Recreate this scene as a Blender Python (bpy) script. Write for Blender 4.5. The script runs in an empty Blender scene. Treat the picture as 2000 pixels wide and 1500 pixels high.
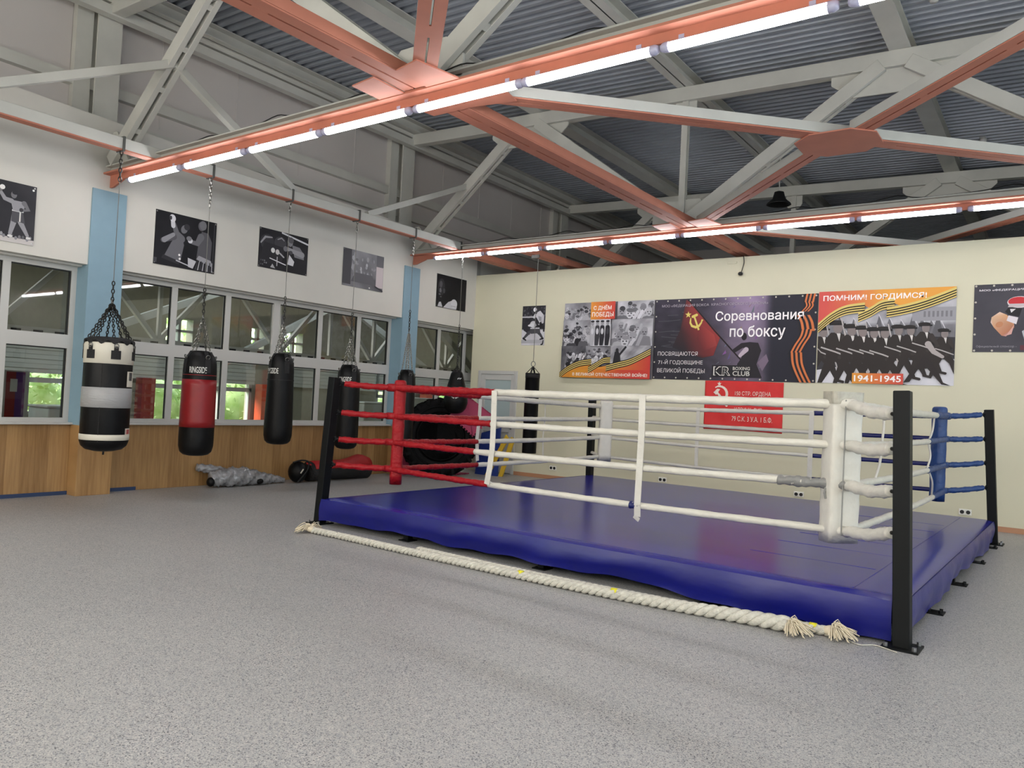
import bpy, bmesh, math, random
from mathutils import Vector as V, Matrix
from mathutils.geometry import tessellate_polygon
random.seed(7)
S = bpy.context.scene
COL = S.collection

# ------------------------------------------------------------------ camera, world, exposure
cam_data = bpy.data.cameras.new('camera'); cam_data.sensor_width = 36.0; cam_data.lens = 26.948
cam_data.clip_start = 0.05; cam_data.clip_end = 200
cam = bpy.data.objects.new('camera', cam_data); COL.objects.link(cam)
RT = V((0.81220022, 0.58131102, 0.04907439)); UP = V((-0.02629138, -0.04756148, 0.99852224)); FW = V((-0.58278604, 0.81229022, 0.02334597))
M = Matrix((RT, UP, -FW)).transposed().to_4x4(); M.translation = V((10.01515, -11.97782, 1.4))
cam.matrix_world = M
S.camera = cam
W = bpy.data.worlds.new('world'); S.world = W; W.use_nodes = True
_bg = W.node_tree.nodes['Background']; _bg.inputs[0].default_value = (0.80, 0.92, 1.0, 1); _bg.inputs[1].default_value = 5.0
sun_d = bpy.data.lights.new('sun', 'SUN'); sun_d.energy = 9.0; sun_d.angle = 0.5; sun_d.color = (1.0, 0.97, 0.9)
sun = bpy.data.objects.new('sun', sun_d); COL.objects.link(sun); sun.rotation_euler = (math.radians(50), math.radians(-35), 0)
TUBE_POWER = 34.0
S.view_settings.view_transform = 'Standard'; S.view_settings.look = 'None'
S.view_settings.exposure = 0.0; S.view_settings.gamma = 1.0
try: S.view_settings.use_curve_mapping = False
except Exception: pass

# ------------------------------------------------------------------ materials
def lin(c):
    r = []
    for v in c[:3]:
        v = v/255.0
        r.append(v/12.92 if v <= 0.04045 else ((v+0.055)/1.055)**2.4)
    return (r[0], r[1], r[2], 1.0)
def mat(name, col, rough=0.5, metal=0.0, var=0.0, vscale=8.0, bump=0.0, bscale=40.0, spec=0.5, stretch=None, col2=None, emit=None, estr=0.0, trans=0.0, coat=0.0):
    m = bpy.data.materials.new(name); m.use_nodes = True
    nt = m.node_tree; b = nt.nodes['Principled BSDF']
    c = lin(col)
    b.inputs['Base Color'].default_value = c; b.inputs['Roughness'].default_value = rough; b.inputs['Metallic'].default_value = metal
    b.inputs['Specular IOR Level'].default_value = spec
    if coat: b.inputs['Coat Weight'].default_value = coat
    if trans: b.inputs['Transmission Weight'].default_value = trans
    if emit: b.inputs['Emission Color'].default_value = lin(emit); b.inputs['Emission Strength'].default_value = estr
    tc = nt.nodes.new('ShaderNodeTexCoord'); mp = nt.nodes.new('ShaderNodeMapping'); nt.links.new(tc.outputs['Object'], mp.inputs[0])
    if stretch: mp.inputs['Scale'].default_value = stretch
    if var or col2:
        n = nt.nodes.new('ShaderNodeTexNoise'); n.inputs['Scale'].default_value = vscale; n.inputs['Detail'].default_value = 4
        nt.links.new(mp.outputs[0], n.inputs['Vector'])
        r = nt.nodes.new('ShaderNodeValToRGB'); r.color_ramp.elements[0].position = 0.32; r.color_ramp.elements[1].position = 0.68
        if col2: a, d = c, lin(col2)
        else: a, d = [max(0, v*(1-var)) for v in c[:3]]+[1], [min(1, v*(1+var)) for v in c[:3]]+[1]
        r.color_ramp.elements[0].color = a; r.color_ramp.elements[1].color = d
        nt.links.new(n.outputs['Fac'], r.inputs[0]); nt.links.new(r.outputs[0], b.inputs['Base Color'])
    if bump:
        n = nt.nodes.new('ShaderNodeTexNoise'); n.inputs['Scale'].default_value = bscale; n.inputs['Detail'].default_value = 3
        nt.links.new(mp.outputs[0], n.inputs['Vector'])
        bp = nt.nodes.new('ShaderNodeBump'); bp.inputs['Strength'].default_value = bump; bp.inputs['Distance'].default_value = 0.02
        nt.links.new(n.outputs['Fac'], bp.inputs['Height']); nt.links.new(bp.outputs[0], b.inputs['Normal'])
    return m

def floor_material():
    m = mat('floor_vinyl', (158, 157, 155), 0.42, spec=0.45)
    nt = m.node_tree; b = nt.nodes['Principled BSDF']; tc = nt.nodes.new('ShaderNodeTexCoord')
    v = nt.nodes.new('ShaderNodeTexVoronoi'); v.inputs['Scale'].default_value = 210; nt.links.new(tc.outputs['Object'], v.inputs['Vector'])
    r = nt.nodes.new('ShaderNodeValToRGB'); cr = r.color_ramp; cr.interpolation = 'CONSTANT'
    sep = nt.nodes.new('ShaderNodeSeparateColor'); nt.links.new(v.outputs['Color'], sep.inputs[0]); nt.links.new(sep.outputs[0], r.inputs[0])
    cr.elements[0].position = 0; cr.elements[0].color = lin((98, 100, 104))
    cr.elements[1].position = 0.09; cr.elements[1].color = lin((150, 152, 156))
    for p, c in ((0.26, (170, 171, 172)), (0.5, (184, 183, 181)), (0.78, (196, 194, 190)), (0.95, (210, 209, 204))):
        e = cr.elements.new(p); e.color = lin(c)
    n = nt.nodes.new('ShaderNodeTexNoise'); n.inputs['Scale'].default_value = 0.8; nt.links.new(tc.outputs['Object'], n.inputs['Vector'])
    mx = nt.nodes.new('ShaderNodeMix'); mx.data_type = 'RGBA'; mx.blend_type = 'MULTIPLY'; mx.inputs[0].default_value = 1
    r2 = nt.nodes.new('ShaderNodeValToRGB'); r2.color_ramp.elements[0].color = (0.71, 0.71, 0.715, 1); r2.color_ramp.elements[1].color = (0.83, 0.82, 0.80, 1)
    nt.links.new(n.outputs['Fac'], r2.inputs[0])
    nt.links.new(r.outputs[0], mx.inputs[6]); nt.links.new(r2.outputs[0], mx.inputs[7]); nt.links.new(mx.outputs[2], b.inputs['Base Color'])
    return m

def wood_material():
    m = mat('oak_laminate', (150, 108, 58), 0.42)
    nt = m.node_tree; b = nt.nodes['Principled BSDF']; tc = nt.nodes.new('ShaderNodeTexCoord')
    sp = nt.nodes.new('ShaderNodeSeparateXYZ'); nt.links.new(tc.outputs['Object'], sp.inputs[0])
    mul = nt.nodes.new('ShaderNodeMath'); mul.operation = 'MULTIPLY'; mul.inputs[1].default_value = 6.5; nt.links.new(sp.outputs['Y'], mul.inputs[0])
    fl = nt.nodes.new('ShaderNodeMath'); fl.operation = 'FLOOR'; nt.links.new(mul.outputs[0], fl.inputs[0])
    wn = nt.nodes.new('ShaderNodeTexWhiteNoise'); wn.noise_dimensions = '1D'; nt.links.new(fl.outputs[0], wn.inputs['W'])
    mp = nt.nodes.new('ShaderNodeMapping'); mp.inputs['Scale'].default_value = (1, 26, 1.6); nt.links.new(tc.outputs['Object'], mp.inputs[0])
    nz = nt.nodes.new('ShaderNodeTexNoise'); nz.inputs['Scale'].default_value = 1.6; nz.inputs['Detail'].default_value = 5; nt.links.new(mp.outputs[0], nz.inputs['Vector'])
    ad = nt.nodes.new('ShaderNodeMath'); ad.operation = 'MULTIPLY_ADD'; ad.inputs[1].default_value = 0.38
    nt.links.new(wn.outputs['Value'], ad.inputs[0]); nt.links.new(nz.outputs['Fac'], ad.inputs[2])
    r = nt.nodes.new('ShaderNodeValToRGB'); r.color_ramp.elements[0].position = 0.3; r.color_ramp.elements[0].color = lin((130, 95, 55))
    r.color_ramp.elements[1].position = 1.15; r.color_ramp.elements[1].color = lin((172, 135, 88))
    nt.links.new(ad.outputs[0], r.inputs[0]); nt.links.new(r.outputs[0], b.inputs['Base Color'])
    return m

def glass_material():
    m = bpy.data.materials.new('window_glass'); m.use_nodes = True; nt = m.node_tree
    for n in list(nt.nodes): nt.nodes.remove(n)
    o = nt.nodes.new('ShaderNodeOutputMaterial'); t = nt.nodes.new('ShaderNodeBsdfTransparent'); t.inputs[0].default_value = (0.93, 0.95, 0.94, 1)
    g = nt.nodes.new('ShaderNodeBsdfGlossy'); g.inputs['Roughness'].default_value = 0.02
    f = nt.nodes.new('ShaderNodeFresnel'); f.inputs[0].default_value = 1.9
    mx = nt.nodes.new('ShaderNodeMixShader'); nt.links.new(f.outputs[0], mx.inputs[0]); nt.links.new(t.outputs[0], mx.inputs[1]); nt.links.new(g.outputs[0], mx.inputs[2])
    nt.links.new(mx.outputs[0], o.inputs[0]); return m

def ink_material():
    m = bpy.data.materials.new('printing_ink'); m.use_nodes = True; nt = m.node_tree; b = nt.nodes['Principled BSDF']
    a = nt.nodes.new('ShaderNodeVertexColor'); a.layer_name = 'ink'
    nt.links.new(a.outputs[0], b.inputs['Base Color']); b.inputs['Roughness'].default_value = 0.55; b.inputs['Specular IOR Level'].default_value = 0.3
    return m

def emission(name, col, s):
    m = bpy.data.materials.new(name); m.use_nodes = True; nt = m.node_tree
    for n in list(nt.nodes): nt.nodes.remove(n)
    o = nt.nodes.new('ShaderNodeOutputMaterial'); e = nt.nodes.new('ShaderNodeEmission'); e.inputs[0].default_value = lin(col); e.inputs[1].default_value = s
    nt.links.new(e.outputs[0], o.inputs[0]); return m

MT = dict(
    floor=floor_material(), wood=wood_material(), glass=glass_material(), ink=ink_material(),
    tube=emission('tube_glow', (250, 250, 255), TUBE_POWER), tube_hall=emission('tube_glow_strong', (255, 250, 242), TUBE_POWER*2.6),
    white_wall=mat('white_paint', (204, 201, 193), 0.7, var=0.03, vscale=1.5),
    cream=mat('cream_paint', (206, 202, 176), 0.65, var=0.02, vscale=1.2),
    grey_panel=mat('grey_panel', (198, 192, 188), 0.6, var=0.03, vscale=0.8),
    steel=mat('grey_painted_steel', (196, 195, 187), 0.5, var=0.05, vscale=3),
    orange=mat('orange_paint', (190, 122, 100), 0.62, spec=0.3, var=0.06, vscale=4),
    deck=mat('blue_grey_deck', (150, 155, 163), 0.36, metal=0.1, var=0.08, vscale=2),
    blue_paint=mat('pale_blue_paint', (128, 157, 172), 0.6, var=0.02),
    pvc=mat('white_plastic', (190, 189, 185), 0.35),
    charcoal=mat('charcoal_plastic', (24, 24, 24), 0.6),
    blue_strip=mat('dark_blue_strip', (40, 58, 92), 0.5),
    brown=mat('brown_baseboard', (176, 128, 96), 0.5),
    black_steel=mat('black_steel', (7, 10, 11), 0.5, spec=0.2),
    dark=mat('dark_void', (14, 14, 16), 0.7),
    mat_top=mat('blue_vinyl_top', (34, 36, 136), 0.22, var=0.10, vscale=1.3, bump=0.06, bscale=2.2, spec=0.42),
    skirt=mat('blue_vinyl_skirt', (6, 13, 104), 0.36, var=0.1, vscale=3, bump=0.35, bscale=3.5, stretch=(1, 1, 1.6)),
    red=mat('red_vinyl', (146, 19, 26), 0.45, spec=0.25, bump=0.5, bscale=26, var=0.08),
    whitev=mat('white_vinyl', (204, 201, 190), 0.42, bump=0.35, bscale=18, var=0.04),
    whiter=mat('white_rope_cover', (204, 201, 188), 0.5, bump=0.35, bscale=22, var=0.05),
    bluev=mat('blue_vinyl', (28, 62, 116), 0.42, bump=0.4, bscale=24, var=0.1),
    navy=mat('navy_rope_cover', (20, 28, 88), 0.5, bump=0.3, bscale=24),
    tape=mat('grey_tape', (128, 128, 124), 0.4, bump=0.3, bscale=30),
    silver_tape=mat('silver_tape', (150, 150, 150), 0.38, bump=0.25, bscale=14, stretch=(1, 1, 4)),
    blacklea=mat('black_vinyl', (9, 9, 10), 0.45, bump=0.3, bscale=9, var=0.1, spec=0.2),
    redlea=mat('red_bag_vinyl', (128, 12, 18), 0.42, bump=0.2, bscale=7, var=0.08),
    offwhite=mat('cream_vinyl', (204, 199, 184), 0.45, bump=0.1),
    webbing=mat('black_webbing', (14, 14, 15), 0.7, bump=0.4, bscale=90),
    chain=mat('chain_steel', (120, 120, 116), 0.35, metal=0.9),
    darkchain=mat('dark_chain', (48, 48, 46), 0.45, metal=0.7),
    wire=mat('steel_wire', (96, 96, 92), 0.5, metal=0.5),
    ropefib=mat('rope_fibre', (200, 197, 184), 0.75, var=0.12, vscale=30, bump=0.5, bscale=120),
    fray=mat('frayed_fibre', (212, 200, 174), 0.8),
    yellow=mat('yellow_tape', (214, 206, 40), 0.45),
    rubber=mat('tyre_rubber', (10, 10, 11), 0.7, bump=0.3, bscale=30, var=0.2, spec=0.15),
    magenta=mat('magenta_foam', (150, 44, 78), 0.65, bump=0.25, bscale=120),
    bluefoam=mat('blue_foam', (24, 52, 130), 0.6, bump=0.25, bscale=120),
    yellowfoam=mat('yellow_foam', (206, 170, 44), 0.6, bump=0.25, bscale=120),
    wrap=mat('clear_wrap', (160, 160, 162), 0.16, col2=(118, 118, 120), vscale=14, bump=0.5, bscale=13, spec=0.9, stretch=(1, 0.5, 1)),
    bagred=mat('red_canvas', (158, 24, 26), 0.55, bump=0.15),
    bagend=mat('pale_green_plastic', (120, 150, 140), 0.4),
    frost=mat('frosted_glass', (168, 182, 182), 0.25),
    metal=mat('brushed_metal', (150, 150, 150), 0.3, metal=0.9),
    capclear=mat('clear_end_cap', (180, 180, 206), 0.2, spec=0.8),
    leaf=mat('leaves', (150, 182, 98), 0.6, col2=(206, 222, 168), vscale=3),
    bark=mat('bark', (84, 70, 56), 0.8),
    terracotta=mat('red_column_paint', (170, 62, 46), 0.5),
    bright_orange=mat('bright_orange_paint', (232, 92, 52), 0.45),
    hall_grey=mat('hall_grey', (160, 157, 140), 0.6, var=0.05),
    blind=mat('grey_blind', (206, 207, 200), 0.5),
    purple=mat('purple_cloth', (86, 44, 110), 0.7),
    grassmat=mat('grass_ground', (104, 140, 62), 0.9),
    sleeve=mat('clouded_plastic', (164, 160, 146), 0.3, var=0.15, vscale=20),
    socket=mat('socket_plastic', (232, 230, 222), 0.4),
)

# ------------------------------------------------------------------ mesh builder
WM = {}
def thing(name, label, cat, loc=(0, 0, 0), rz=0.0, group=None):
    o = bpy.data.objects.new(name, None); COL.objects.link(o); o.empty_display_size = 0.1
    o.location = loc; o.rotation_euler = (0, 0, rz)
    o['label'] = label; o['category'] = cat
    if group: o['group'] = group
    WM[o.name] = Matrix.Translation(V(loc)) @ Matrix.Rotation(rz, 4, 'Z')
    return o
def tag(o, label, cat, group=None, kind=None):
    o['label'] = label; o['category'] = cat
    if group: o['group'] = group
    if kind: o['kind'] = kind
    return o
def dup(root, delta, label=None):
    r = root.copy(); COL.objects.link(r); r.location = root.location + V(delta)
    WM[r.name] = Matrix.Translation(V(delta)) @ WM.get(root.name, Matrix.Identity(4))
    if label: r['label'] = label
    for ch in list(root.children):
        c = ch.copy(); COL.objects.link(c); c.parent = r
        for gch in list(ch.children):
            d = gch.copy(); COL.objects.link(d); d.parent = c
    return r

class MB:
    def __init__(self, T=None): self.v = []; self.f = []; self.T = T; self.c = []
    def add(self, vs, fs, col=None):
        k = len(self.v)
        for p in vs:
            p = V(p)
            self.v.append(self.T @ p if self.T else p)
        for i, f in enumerate(fs):
            self.f.append([k+j for j in f])
            if col is not None: self.c.append(col if not callable(col) else col)
        return self
    def box(self, c, s, R=None):
        c = V(c); h = V(s)*0.5
        vs = []
        for x in (-1, 1):
            for y in (-1, 1):
                for z in (-1, 1):
                    d = V((x*h.x, y*h.y, z*h.z))
                    if R: d = R @ d
                    vs.append(c+d)
        return self.add(vs, [(0, 1, 3, 2), (4, 6, 7, 5), (0, 4, 5, 1), (2, 3, 7, 6), (0, 2, 6, 4), (1, 5, 7, 3)])
    def rng(self, a, b):
        a, b = V(a), V(b); return self.box((a+b)*0.5, b-a)
    def bar(self, p0, p1, w, h, up=(0, 0, 1), off=(0, 0)):
        # box from p0 to p1; w across, h along 'up'; off = (across, up) offset
        p0, p1 = V(p0), V(p1); d = p1-p0; L = d.length; d.normalize()
        u = V(up); s = d.cross(u)
        if s.length < 1e-5: s = d.cross(V((1, 0, 0)))
        s.normalize(); u = s.cross(d).normalized()
        R = Matrix((s, d, u)).transposed()
        return self.box((p0+p1)*0.5+s*off[0]+u*off[1], (w, L, h), R)
    def tube(self, pts, r, n=10, caps=True, closed=False):
        pts = [V(p) for p in pts]; m = len(pts)
        rf = r if callable(r) else (lambda i, a: r)
        t0 = (pts[1]-pts[0]).normalized()
        ref = V((0, 0, 1)) if abs(t0.z) < 0.9 else V((1, 0, 0))
        nrm = t0.cross(ref).normalized()
        vs = []
        for i, p in enumerate(pts):
            a = pts[max(0, i-1)]; b = pts[min(m-1, i+1)]
            t = (b-a)
            if t.length < 1e-9: t = t0
            t = t.normalized()
            nrm = (nrm - t*nrm.dot(t)); nrm.normalize(); bi = t.cross(nrm)
            for k in range(n):
                an = 2*math.pi*k/n; rr = rf(i, an)
                vs.append(p + nrm*math.cos(an)*rr + bi*math.sin(an)*rr)
        fs = []
        for i in range(m-1):
            for k in range(n):
                fs.append((i*n+k, i*n+(k+1) % n, (i+1)*n+(k+1) % n, (i+1)*n+k))
        if caps:
            fs.append(tuple(range(n-1, -1, -1))); fs.append(tuple((m-1)*n+k for k in range(n)))
        return self.add(vs, fs)
    def cyl(self, p0, p1, r0, r1=None, n=16):
        r1 = r0 if r1 is None else r1
        return self.tube([p0, p1], lambda i, a: r0 if i == 0 else r1, n)
    def lathe(self, prof, c, n=32, axis=(0, 0, 1), sq=None):
        # prof: [(r, h)] along axis from c
        ax = V(axis).normalized(); ref = V((1, 0, 0)) if abs(ax.x) < 0.9 else V((0, 1, 0))
        a = ax.cross(ref).normalized(); b = ax.cross(a); c = V(c)
        vs = []
        for r, h in prof:
            for k in range(n):
                an = 2*math.pi*k/n
                vs.append(c + ax*h + (a*math.cos(an)+b*math.sin(an))*r)
        fs = []
        for i in range(len(prof)-1):
            for k in range(n):
                fs.append((i*n+k, i*n+(k+1) % n, (i+1)*n+(k+1) % n, (i+1)*n+k))
        if prof[0][0] > 1e-6: fs.append(tuple(range(n-1, -1, -1)))
        if prof[-1][0] > 1e-6: fs.append(tuple((len(prof)-1)*n+k for k in range(n)))
        return self.add(vs, fs)
    def prism(self, poly, o, u, v, t):
        # polygon (2-D) in plane o + u*x + v*y, thickness vector t
        o, u, v, t = V(o), V(u), V(v), V(t); n = len(poly)
        vs = [o+u*x+v*y for x, y in poly] + [o+u*x+v*y+t for x, y in poly]
        fs = [tuple(range(n)), tuple(range(2*n-1, n-1, -1))]
        for i in range(n): fs.append((i, i+n, (i+1) % n+n, (i+1) % n))
        return self.add(vs, fs)
    def ball(self, c, r, n=12, m=8, s=(1, 1, 1)):
        vs = []; fs = []; c = V(c)
        for i in range(m+1):
            th = math.pi*i/m
            for k in range(n):
                an = 2*math.pi*k/n
                vs.append(c+V((r*s[0]*math.sin(th)*math.cos(an), r*s[1]*math.sin(th)*math.sin(an), r*s[2]*math.cos(th))))
        for i in range(m):
            for k in range(n): fs.append((i*n+k, (i+1)*n+k, (i+1)*n+(k+1) % n, i*n+(k+1) % n))
        return self.add(vs, fs)
    def torus(self, c, R, r, ax1, ax2, n=14, m=6, sy=1.0):
        c, a, b = V(c), V(ax1).normalized(), V(ax2).normalized(); z = a.cross(b); vs = []; fs = []
        for i in range(n):
            an = 2*math.pi*i/n; rad = a*math.cos(an)+b*math.sin(an)*1.0
            cen = c + a*math.cos(an)*R + b*math.sin(an)*R*sy
            for k in range(m):
                t = 2*math.pi*k/m
                vs.append(cen + rad*math.cos(t)*r + z*math.sin(t)*r)
        for i in range(n):
            for k in range(m):
                fs.append((i*m+k, ((i+1) % n)*m+k, ((i+1) % n)*m+(k+1) % m, i*m+(k+1) % m))
        return self.add(vs, fs)
    def chain(self, p0, p1, link=0.05, r=0.006, w=0.014):
        p0, p1 = V(p0), V(p1); d = p1-p0; L = d.length; d.normalize()
        s = d.cross(V((0.3, 1, 0.2))).normalized(); q = d.cross(s)
        k = max(2, int(L/(link*0.78)))
        for i in range(k):
            c = p0 + d*(L*(i+0.5)/k)
            self.torus(c, w, r, s if i % 2 else q, d, 8, 4, sy=link*0.5/w)
        return self
    def build(self, name, m, parent=None, smooth=False, bevel=0.0, world=True, recalc=True, sub=0):
        me = bpy.data.meshes.new(name)
        vs = self.v
        if parent is not None and world:
            inv = WM[parent.name].inverted(); vs = [inv @ p for p in vs]
        me.from_pydata([tuple(p) for p in vs], [], self.f); me.update()
        if recalc: bm = bmesh.new(); bm.from_mesh(me); bmesh.ops.recalc_face_normals(bm, faces=bm.faces[:]); bm.to_mesh(me); bm.free()
        o = bpy.data.objects.new(name, me); COL.objects.link(o)
        if m is not None: me.materials.append(MT[m] if isinstance(m, str) else m)
        if smooth:
            for p in me.polygons: p.use_smooth = True
        if parent is not None: o.parent = parent; WM[o.name] = WM[parent.name]
        else: WM[o.name] = Matrix.Identity(4)
        if bevel:
            b = o.modifiers.new('bevel', 'BEVEL'); b.width = bevel; b.segments = 2; b.limit_method = 'ANGLE'; b.angle_limit = 0.6
        if sub:
            b = o.modifiers.new('subsurf', 'SUBSURF'); b.levels = sub; b.render_levels = sub
        return o
def smooth_path(pts, k=8):
    P = [V(p) for p in pts]; out = []
    for i in range(len(P)-1):
        a = P[max(0, i-1)]; b = P[i]; c = P[i+1]; d = P[min(len(P)-1, i+2)]
        for j in range(k):
            t = j/k
            out.append(0.5*((2*b)+(c-a)*t+(2*a-5*b+4*c-d)*t*t+(3*b-a-3*c+d)*t**3))
    out.append(P[-1]); return out
def struct(o): o['kind'] = 'structure'; return o
def clampf(x, a=0.0, b=1.0): return max(a, min(b, x))

# ------------------------------------------------------------------ room shell
WY = 0.125                      # face of the cream partition
Y1, Y2, Y3, Y4, Y0 = -7.24, -1.74, 3.76, 9.26, -12.74   # truss lines
def chord_top(x): return 6.22-0.034*x
struct(MB().rng((-0.02, -20, -0.2), (17, 10.6, 0)).build('floor', 'floor'))
def ltop(y): return 4.44+(-y)*0.029
# white band above the windows (slanting top)
b = MB(); b.add([(0.18, -20, 2.82), (0.18, 0.42, 2.82), (0.18, 0.42, ltop(.42)), (0.18, -20, ltop(-20)), (0.32, -20, 2.82), (0.32, WY, 2.82), (0.32, WY, ltop(0.1)), (0.32, -20, ltop(-20))],
    [(0, 1, 2, 3), (4, 7, 6, 5), (0, 4, 5, 1), (3, 2, 6, 7), (0, 3, 7, 4), (1, 5, 6, 2)])
b.rng((-0.02, -20, 2.80), (0.185, 0.42, 2.83)); b.rng((-0.02, 0.42, 2.8), (0.18, 10.6, 4.4)); b.rng((-0.02, WY+.3, 0), (0.18, 10.6, 0.9))
struct(b.build('wall_left', 'white_wall'))
b = MB()
for (ya, yb) in ((-20, -13.2), (-12.78, -7.46), (-7.04, -1.97), (-1.57, WY)): b.rng((-0.02, ya, 0), (0.14, yb, 0.86))
for (ya, yb) in ((-13.2, -12.78), (-7.46, -7.04), (-1.97, -1.57)): b.rng((-0.02, ya, 0), (0.36, yb, 0.86))
struct(b.build('wall_left_panelling', 'wood', bevel=0.004))
for i, (ya, yb) in enumerate(((-13.2, -12.78), (-7.46, -7.04), (-1.97, -1.57))):
    struct(MB().rng((-0.02, ya, 0.86), (0.345, yb, 3.765)).build('wall_left_pilaster', 'blue_paint'))
b = MB(); b.rng((0.14, -12.7, 0), (0.152, -7.46, 0.045)); b.rng((0.14, -7.04, 0), (0.152, -6.6, 0.045)); struct(b.build('baseboard_left', 'blue_strip'))
# grey outer wall above the white band
b = MB(); b.rng((-0.3, -20, 4.3), (-0.15, 10.6, 6.75))
y = -19.4
while y < 10:
    b.rng((-0.152, y, 4.9), (-0.143, y+0.012, 6.4)); y += 1.18
struct(b.build('wall_upper', 'grey_panel'))
for z0, z1, x1 in ((5.08, 5.22, -0.05), (4.72, 4.80, -0.06)):
    struct(MB().rng((-0.15, -20, z0), (x1, 10.5, z1)).build('trim_1' if z0 > 5 else 'trim_2', 'steel'))
# cream partition
b = MB(); b.rng((0.30, WY, 0), (0.50, WY+0.16, 3.92)); b.rng((1.46, WY, 0), (16, WY+0.16, 3.92)); b.rng((0.5, WY, 2.0), (1.46, WY+0.16, 3.92))
struct(b.build('wall_back', 'cream'))
struct(MB().rng((1.48, WY-0.014, 0), (16, WY, 0.07)).build('baseboard_back', 'brown'))
b = MB(); b.rng((16, -20, -0.2), (16.2, 10.6, 0.9)); b.rng((16, -20, 3.6), (16.2, 10.6, 6.6))
for ya, yb in ((-20, -17), (-13.2, -12.4), (-7.6, -6.8), (-2.2, 10.6)): b.rng((16, ya, 0.9), (16.2, yb, 3.6))
struct(b.build('wall_right', 'white_wall'))
for i, (ya, yb) in enumerate(((-17, -13.2), (-12.4, -7.6), (-6.8, -2.2))):  # windows out of view, added to bring cool daylight in from the right
    fr = MB(); n = 4
    for k in range(n+1): yy = ya+(yb-ya)*k/n; fr.rng((16.02, yy-0.04, 0.9), (16.1, yy+0.04, 3.6))
    fr.rng((16.03, ya, 2.3), (16.09, yb, 2.42)); fr.rng((16.03, ya, 0.9), (16.09, yb, 0.97)); fr.rng((16.03, ya, 3.53), (16.09, yb, 3.6))
    struct(fr.build('window_%d' % (20+i), 'pvc'))
struct(MB().rng((-0.3, -20.2, -0.2), (16.2, -20, 6.6)).build('wall_front', 'white_wall'))
struct(MB().rng((-0.3, 10.6, -0.2), (16.2, 10.8, 6.6)).build('wall_far', 'grey_panel'))
# corrugated roof deck, ribs along X
vs = []; y = -20.2; prof = []
while y < 10.8:
    prof += [(y, 0), (y+0.055, 0), (y+0.08, 0.06), (y+0.125, 0.06)]; y += 0.15
for yy, dz in prof:
    vs += [(-0.35, yy, chord_top(-0.35)+0.2+dz), (16.2, yy, chord_top(16.2)+0.2+dz)]
b = MB().add(vs, [(2*i, 2*i+1, 2*i+3, 2*i+2) for i in range(len(prof)-1)])
b.rng((-0.35, -20.2, 6.75), (16.2, 10.8, 6.8))
struct(b.build('ceiling', 'deck'))

# windows of the left wall
def window(idx, ya, yb, mulls, wide=()):
    fr = MB(); zb, zt = 0.87, 2.80; x0, x1 = 0.0, 0.07
    fr.rng((x0, ya, zb), (x1, yb, 0.935)); fr.rng((x0, ya, 1.79), (x1, yb, 1.955)); fr.rng((x0, ya, 2.745), (x1, yb, zt))
    ys = [ya+0.03]+list(mulls)+[yb-0.03]
    for k, m_ in enumerate(ys):
        w = 0.03 if k in (0, len(ys)-1) else (0.06 if m_ in wide else 0.042)
        fr.rng((x0+0.003, m_-w, zb+0.002), (x1-0.003, m_+w, zt-0.002))
    o = struct(fr.build('window_%d' % idx, 'pvc'))
    o2 = MB().rng((0.0, ya, 0.858), (0.20, yb, 0.885)).build('window_sill', 'pvc', o, bevel=0.006)
    for i in range(len(ys)-1):
        a = ys[i]+0.045; c = ys[i+1]-0.045
        for z0, z1 in ((0.94, 1.785), (1.96, 2.74)):
            MB().add([(0.03, a, z0), (0.03, c, z0), (0.03, c, z1), (0.03, a, z1)], [(0, 1, 2, 3)]).build('pane', 'glass', o, recalc=False)
            g = MB()  # dark strips along the right and top edge of each pane
            g.rng((0.02, c-0.004, z0), (0.05, c+0.012, z1)); g.rng((0.02, a, z1-0.008), (0.05, c, z1+0.004)); g.build('pane_edge_strip', 'charcoal', o)
    return o
window(1, -12.78, -7.46, (-11.7, -10.83, -9.97, -9.1, -8.235))
window(2, -7.04, -1.97, (-6.162, -5.325, -4.469, -3.597, -2.747), wide=(-4.469,))
window(3, -1.57, 0.9, (-0.632, 0.161))

# door in the back wall
d = struct(MB().rng((0.50, WY-0.02, 0), (0.57, WY+0.1, 2.0)).rng((1.39, WY-0.02, 0), (1.46, WY+0.1, 2.0)).rng((0.57, WY-0.02, 1.93), (1.39, WY+0.1, 2.0)).build('door_1', 'pvc', bevel=0.005))
lf = MB()
for a, c in (((0.57, WY, 0.01), (0.67, WY+.06, 1.93)), ((1.30, WY, 0.01), (1.39, WY+.06, 1.93)), ((0.67, WY, 1.82), (1.30, WY+.06, 1.93)), ((0.67, WY, 0.80), (1.30, WY+.06, 0.94)), ((0.67, WY, 0.01), (1.30, WY+.06, 0.14)), ((0.67, WY+.025, 0.14), (1.30, WY+.05, 0.80))): lf.rng(a, c)
lf.build('door_leaf', 'pvc', d, bevel=0.005)
MB().rng((0.67, WY+.02, 0.94), (1.30, WY+.045, 1.82)).build('frosted_pane', 'frost', d)
h = MB(); h.rng((1.335, WY-.012, 0.86), (1.365, WY, 1.02)); h.rng((1.23, WY-.05, 0.955), (1.365, WY-.032, 0.975)); h.rng((1.34, WY-.05, 0.955), (1.36, WY, 0.975)); h.build('door_handle', 'metal', d)

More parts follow.
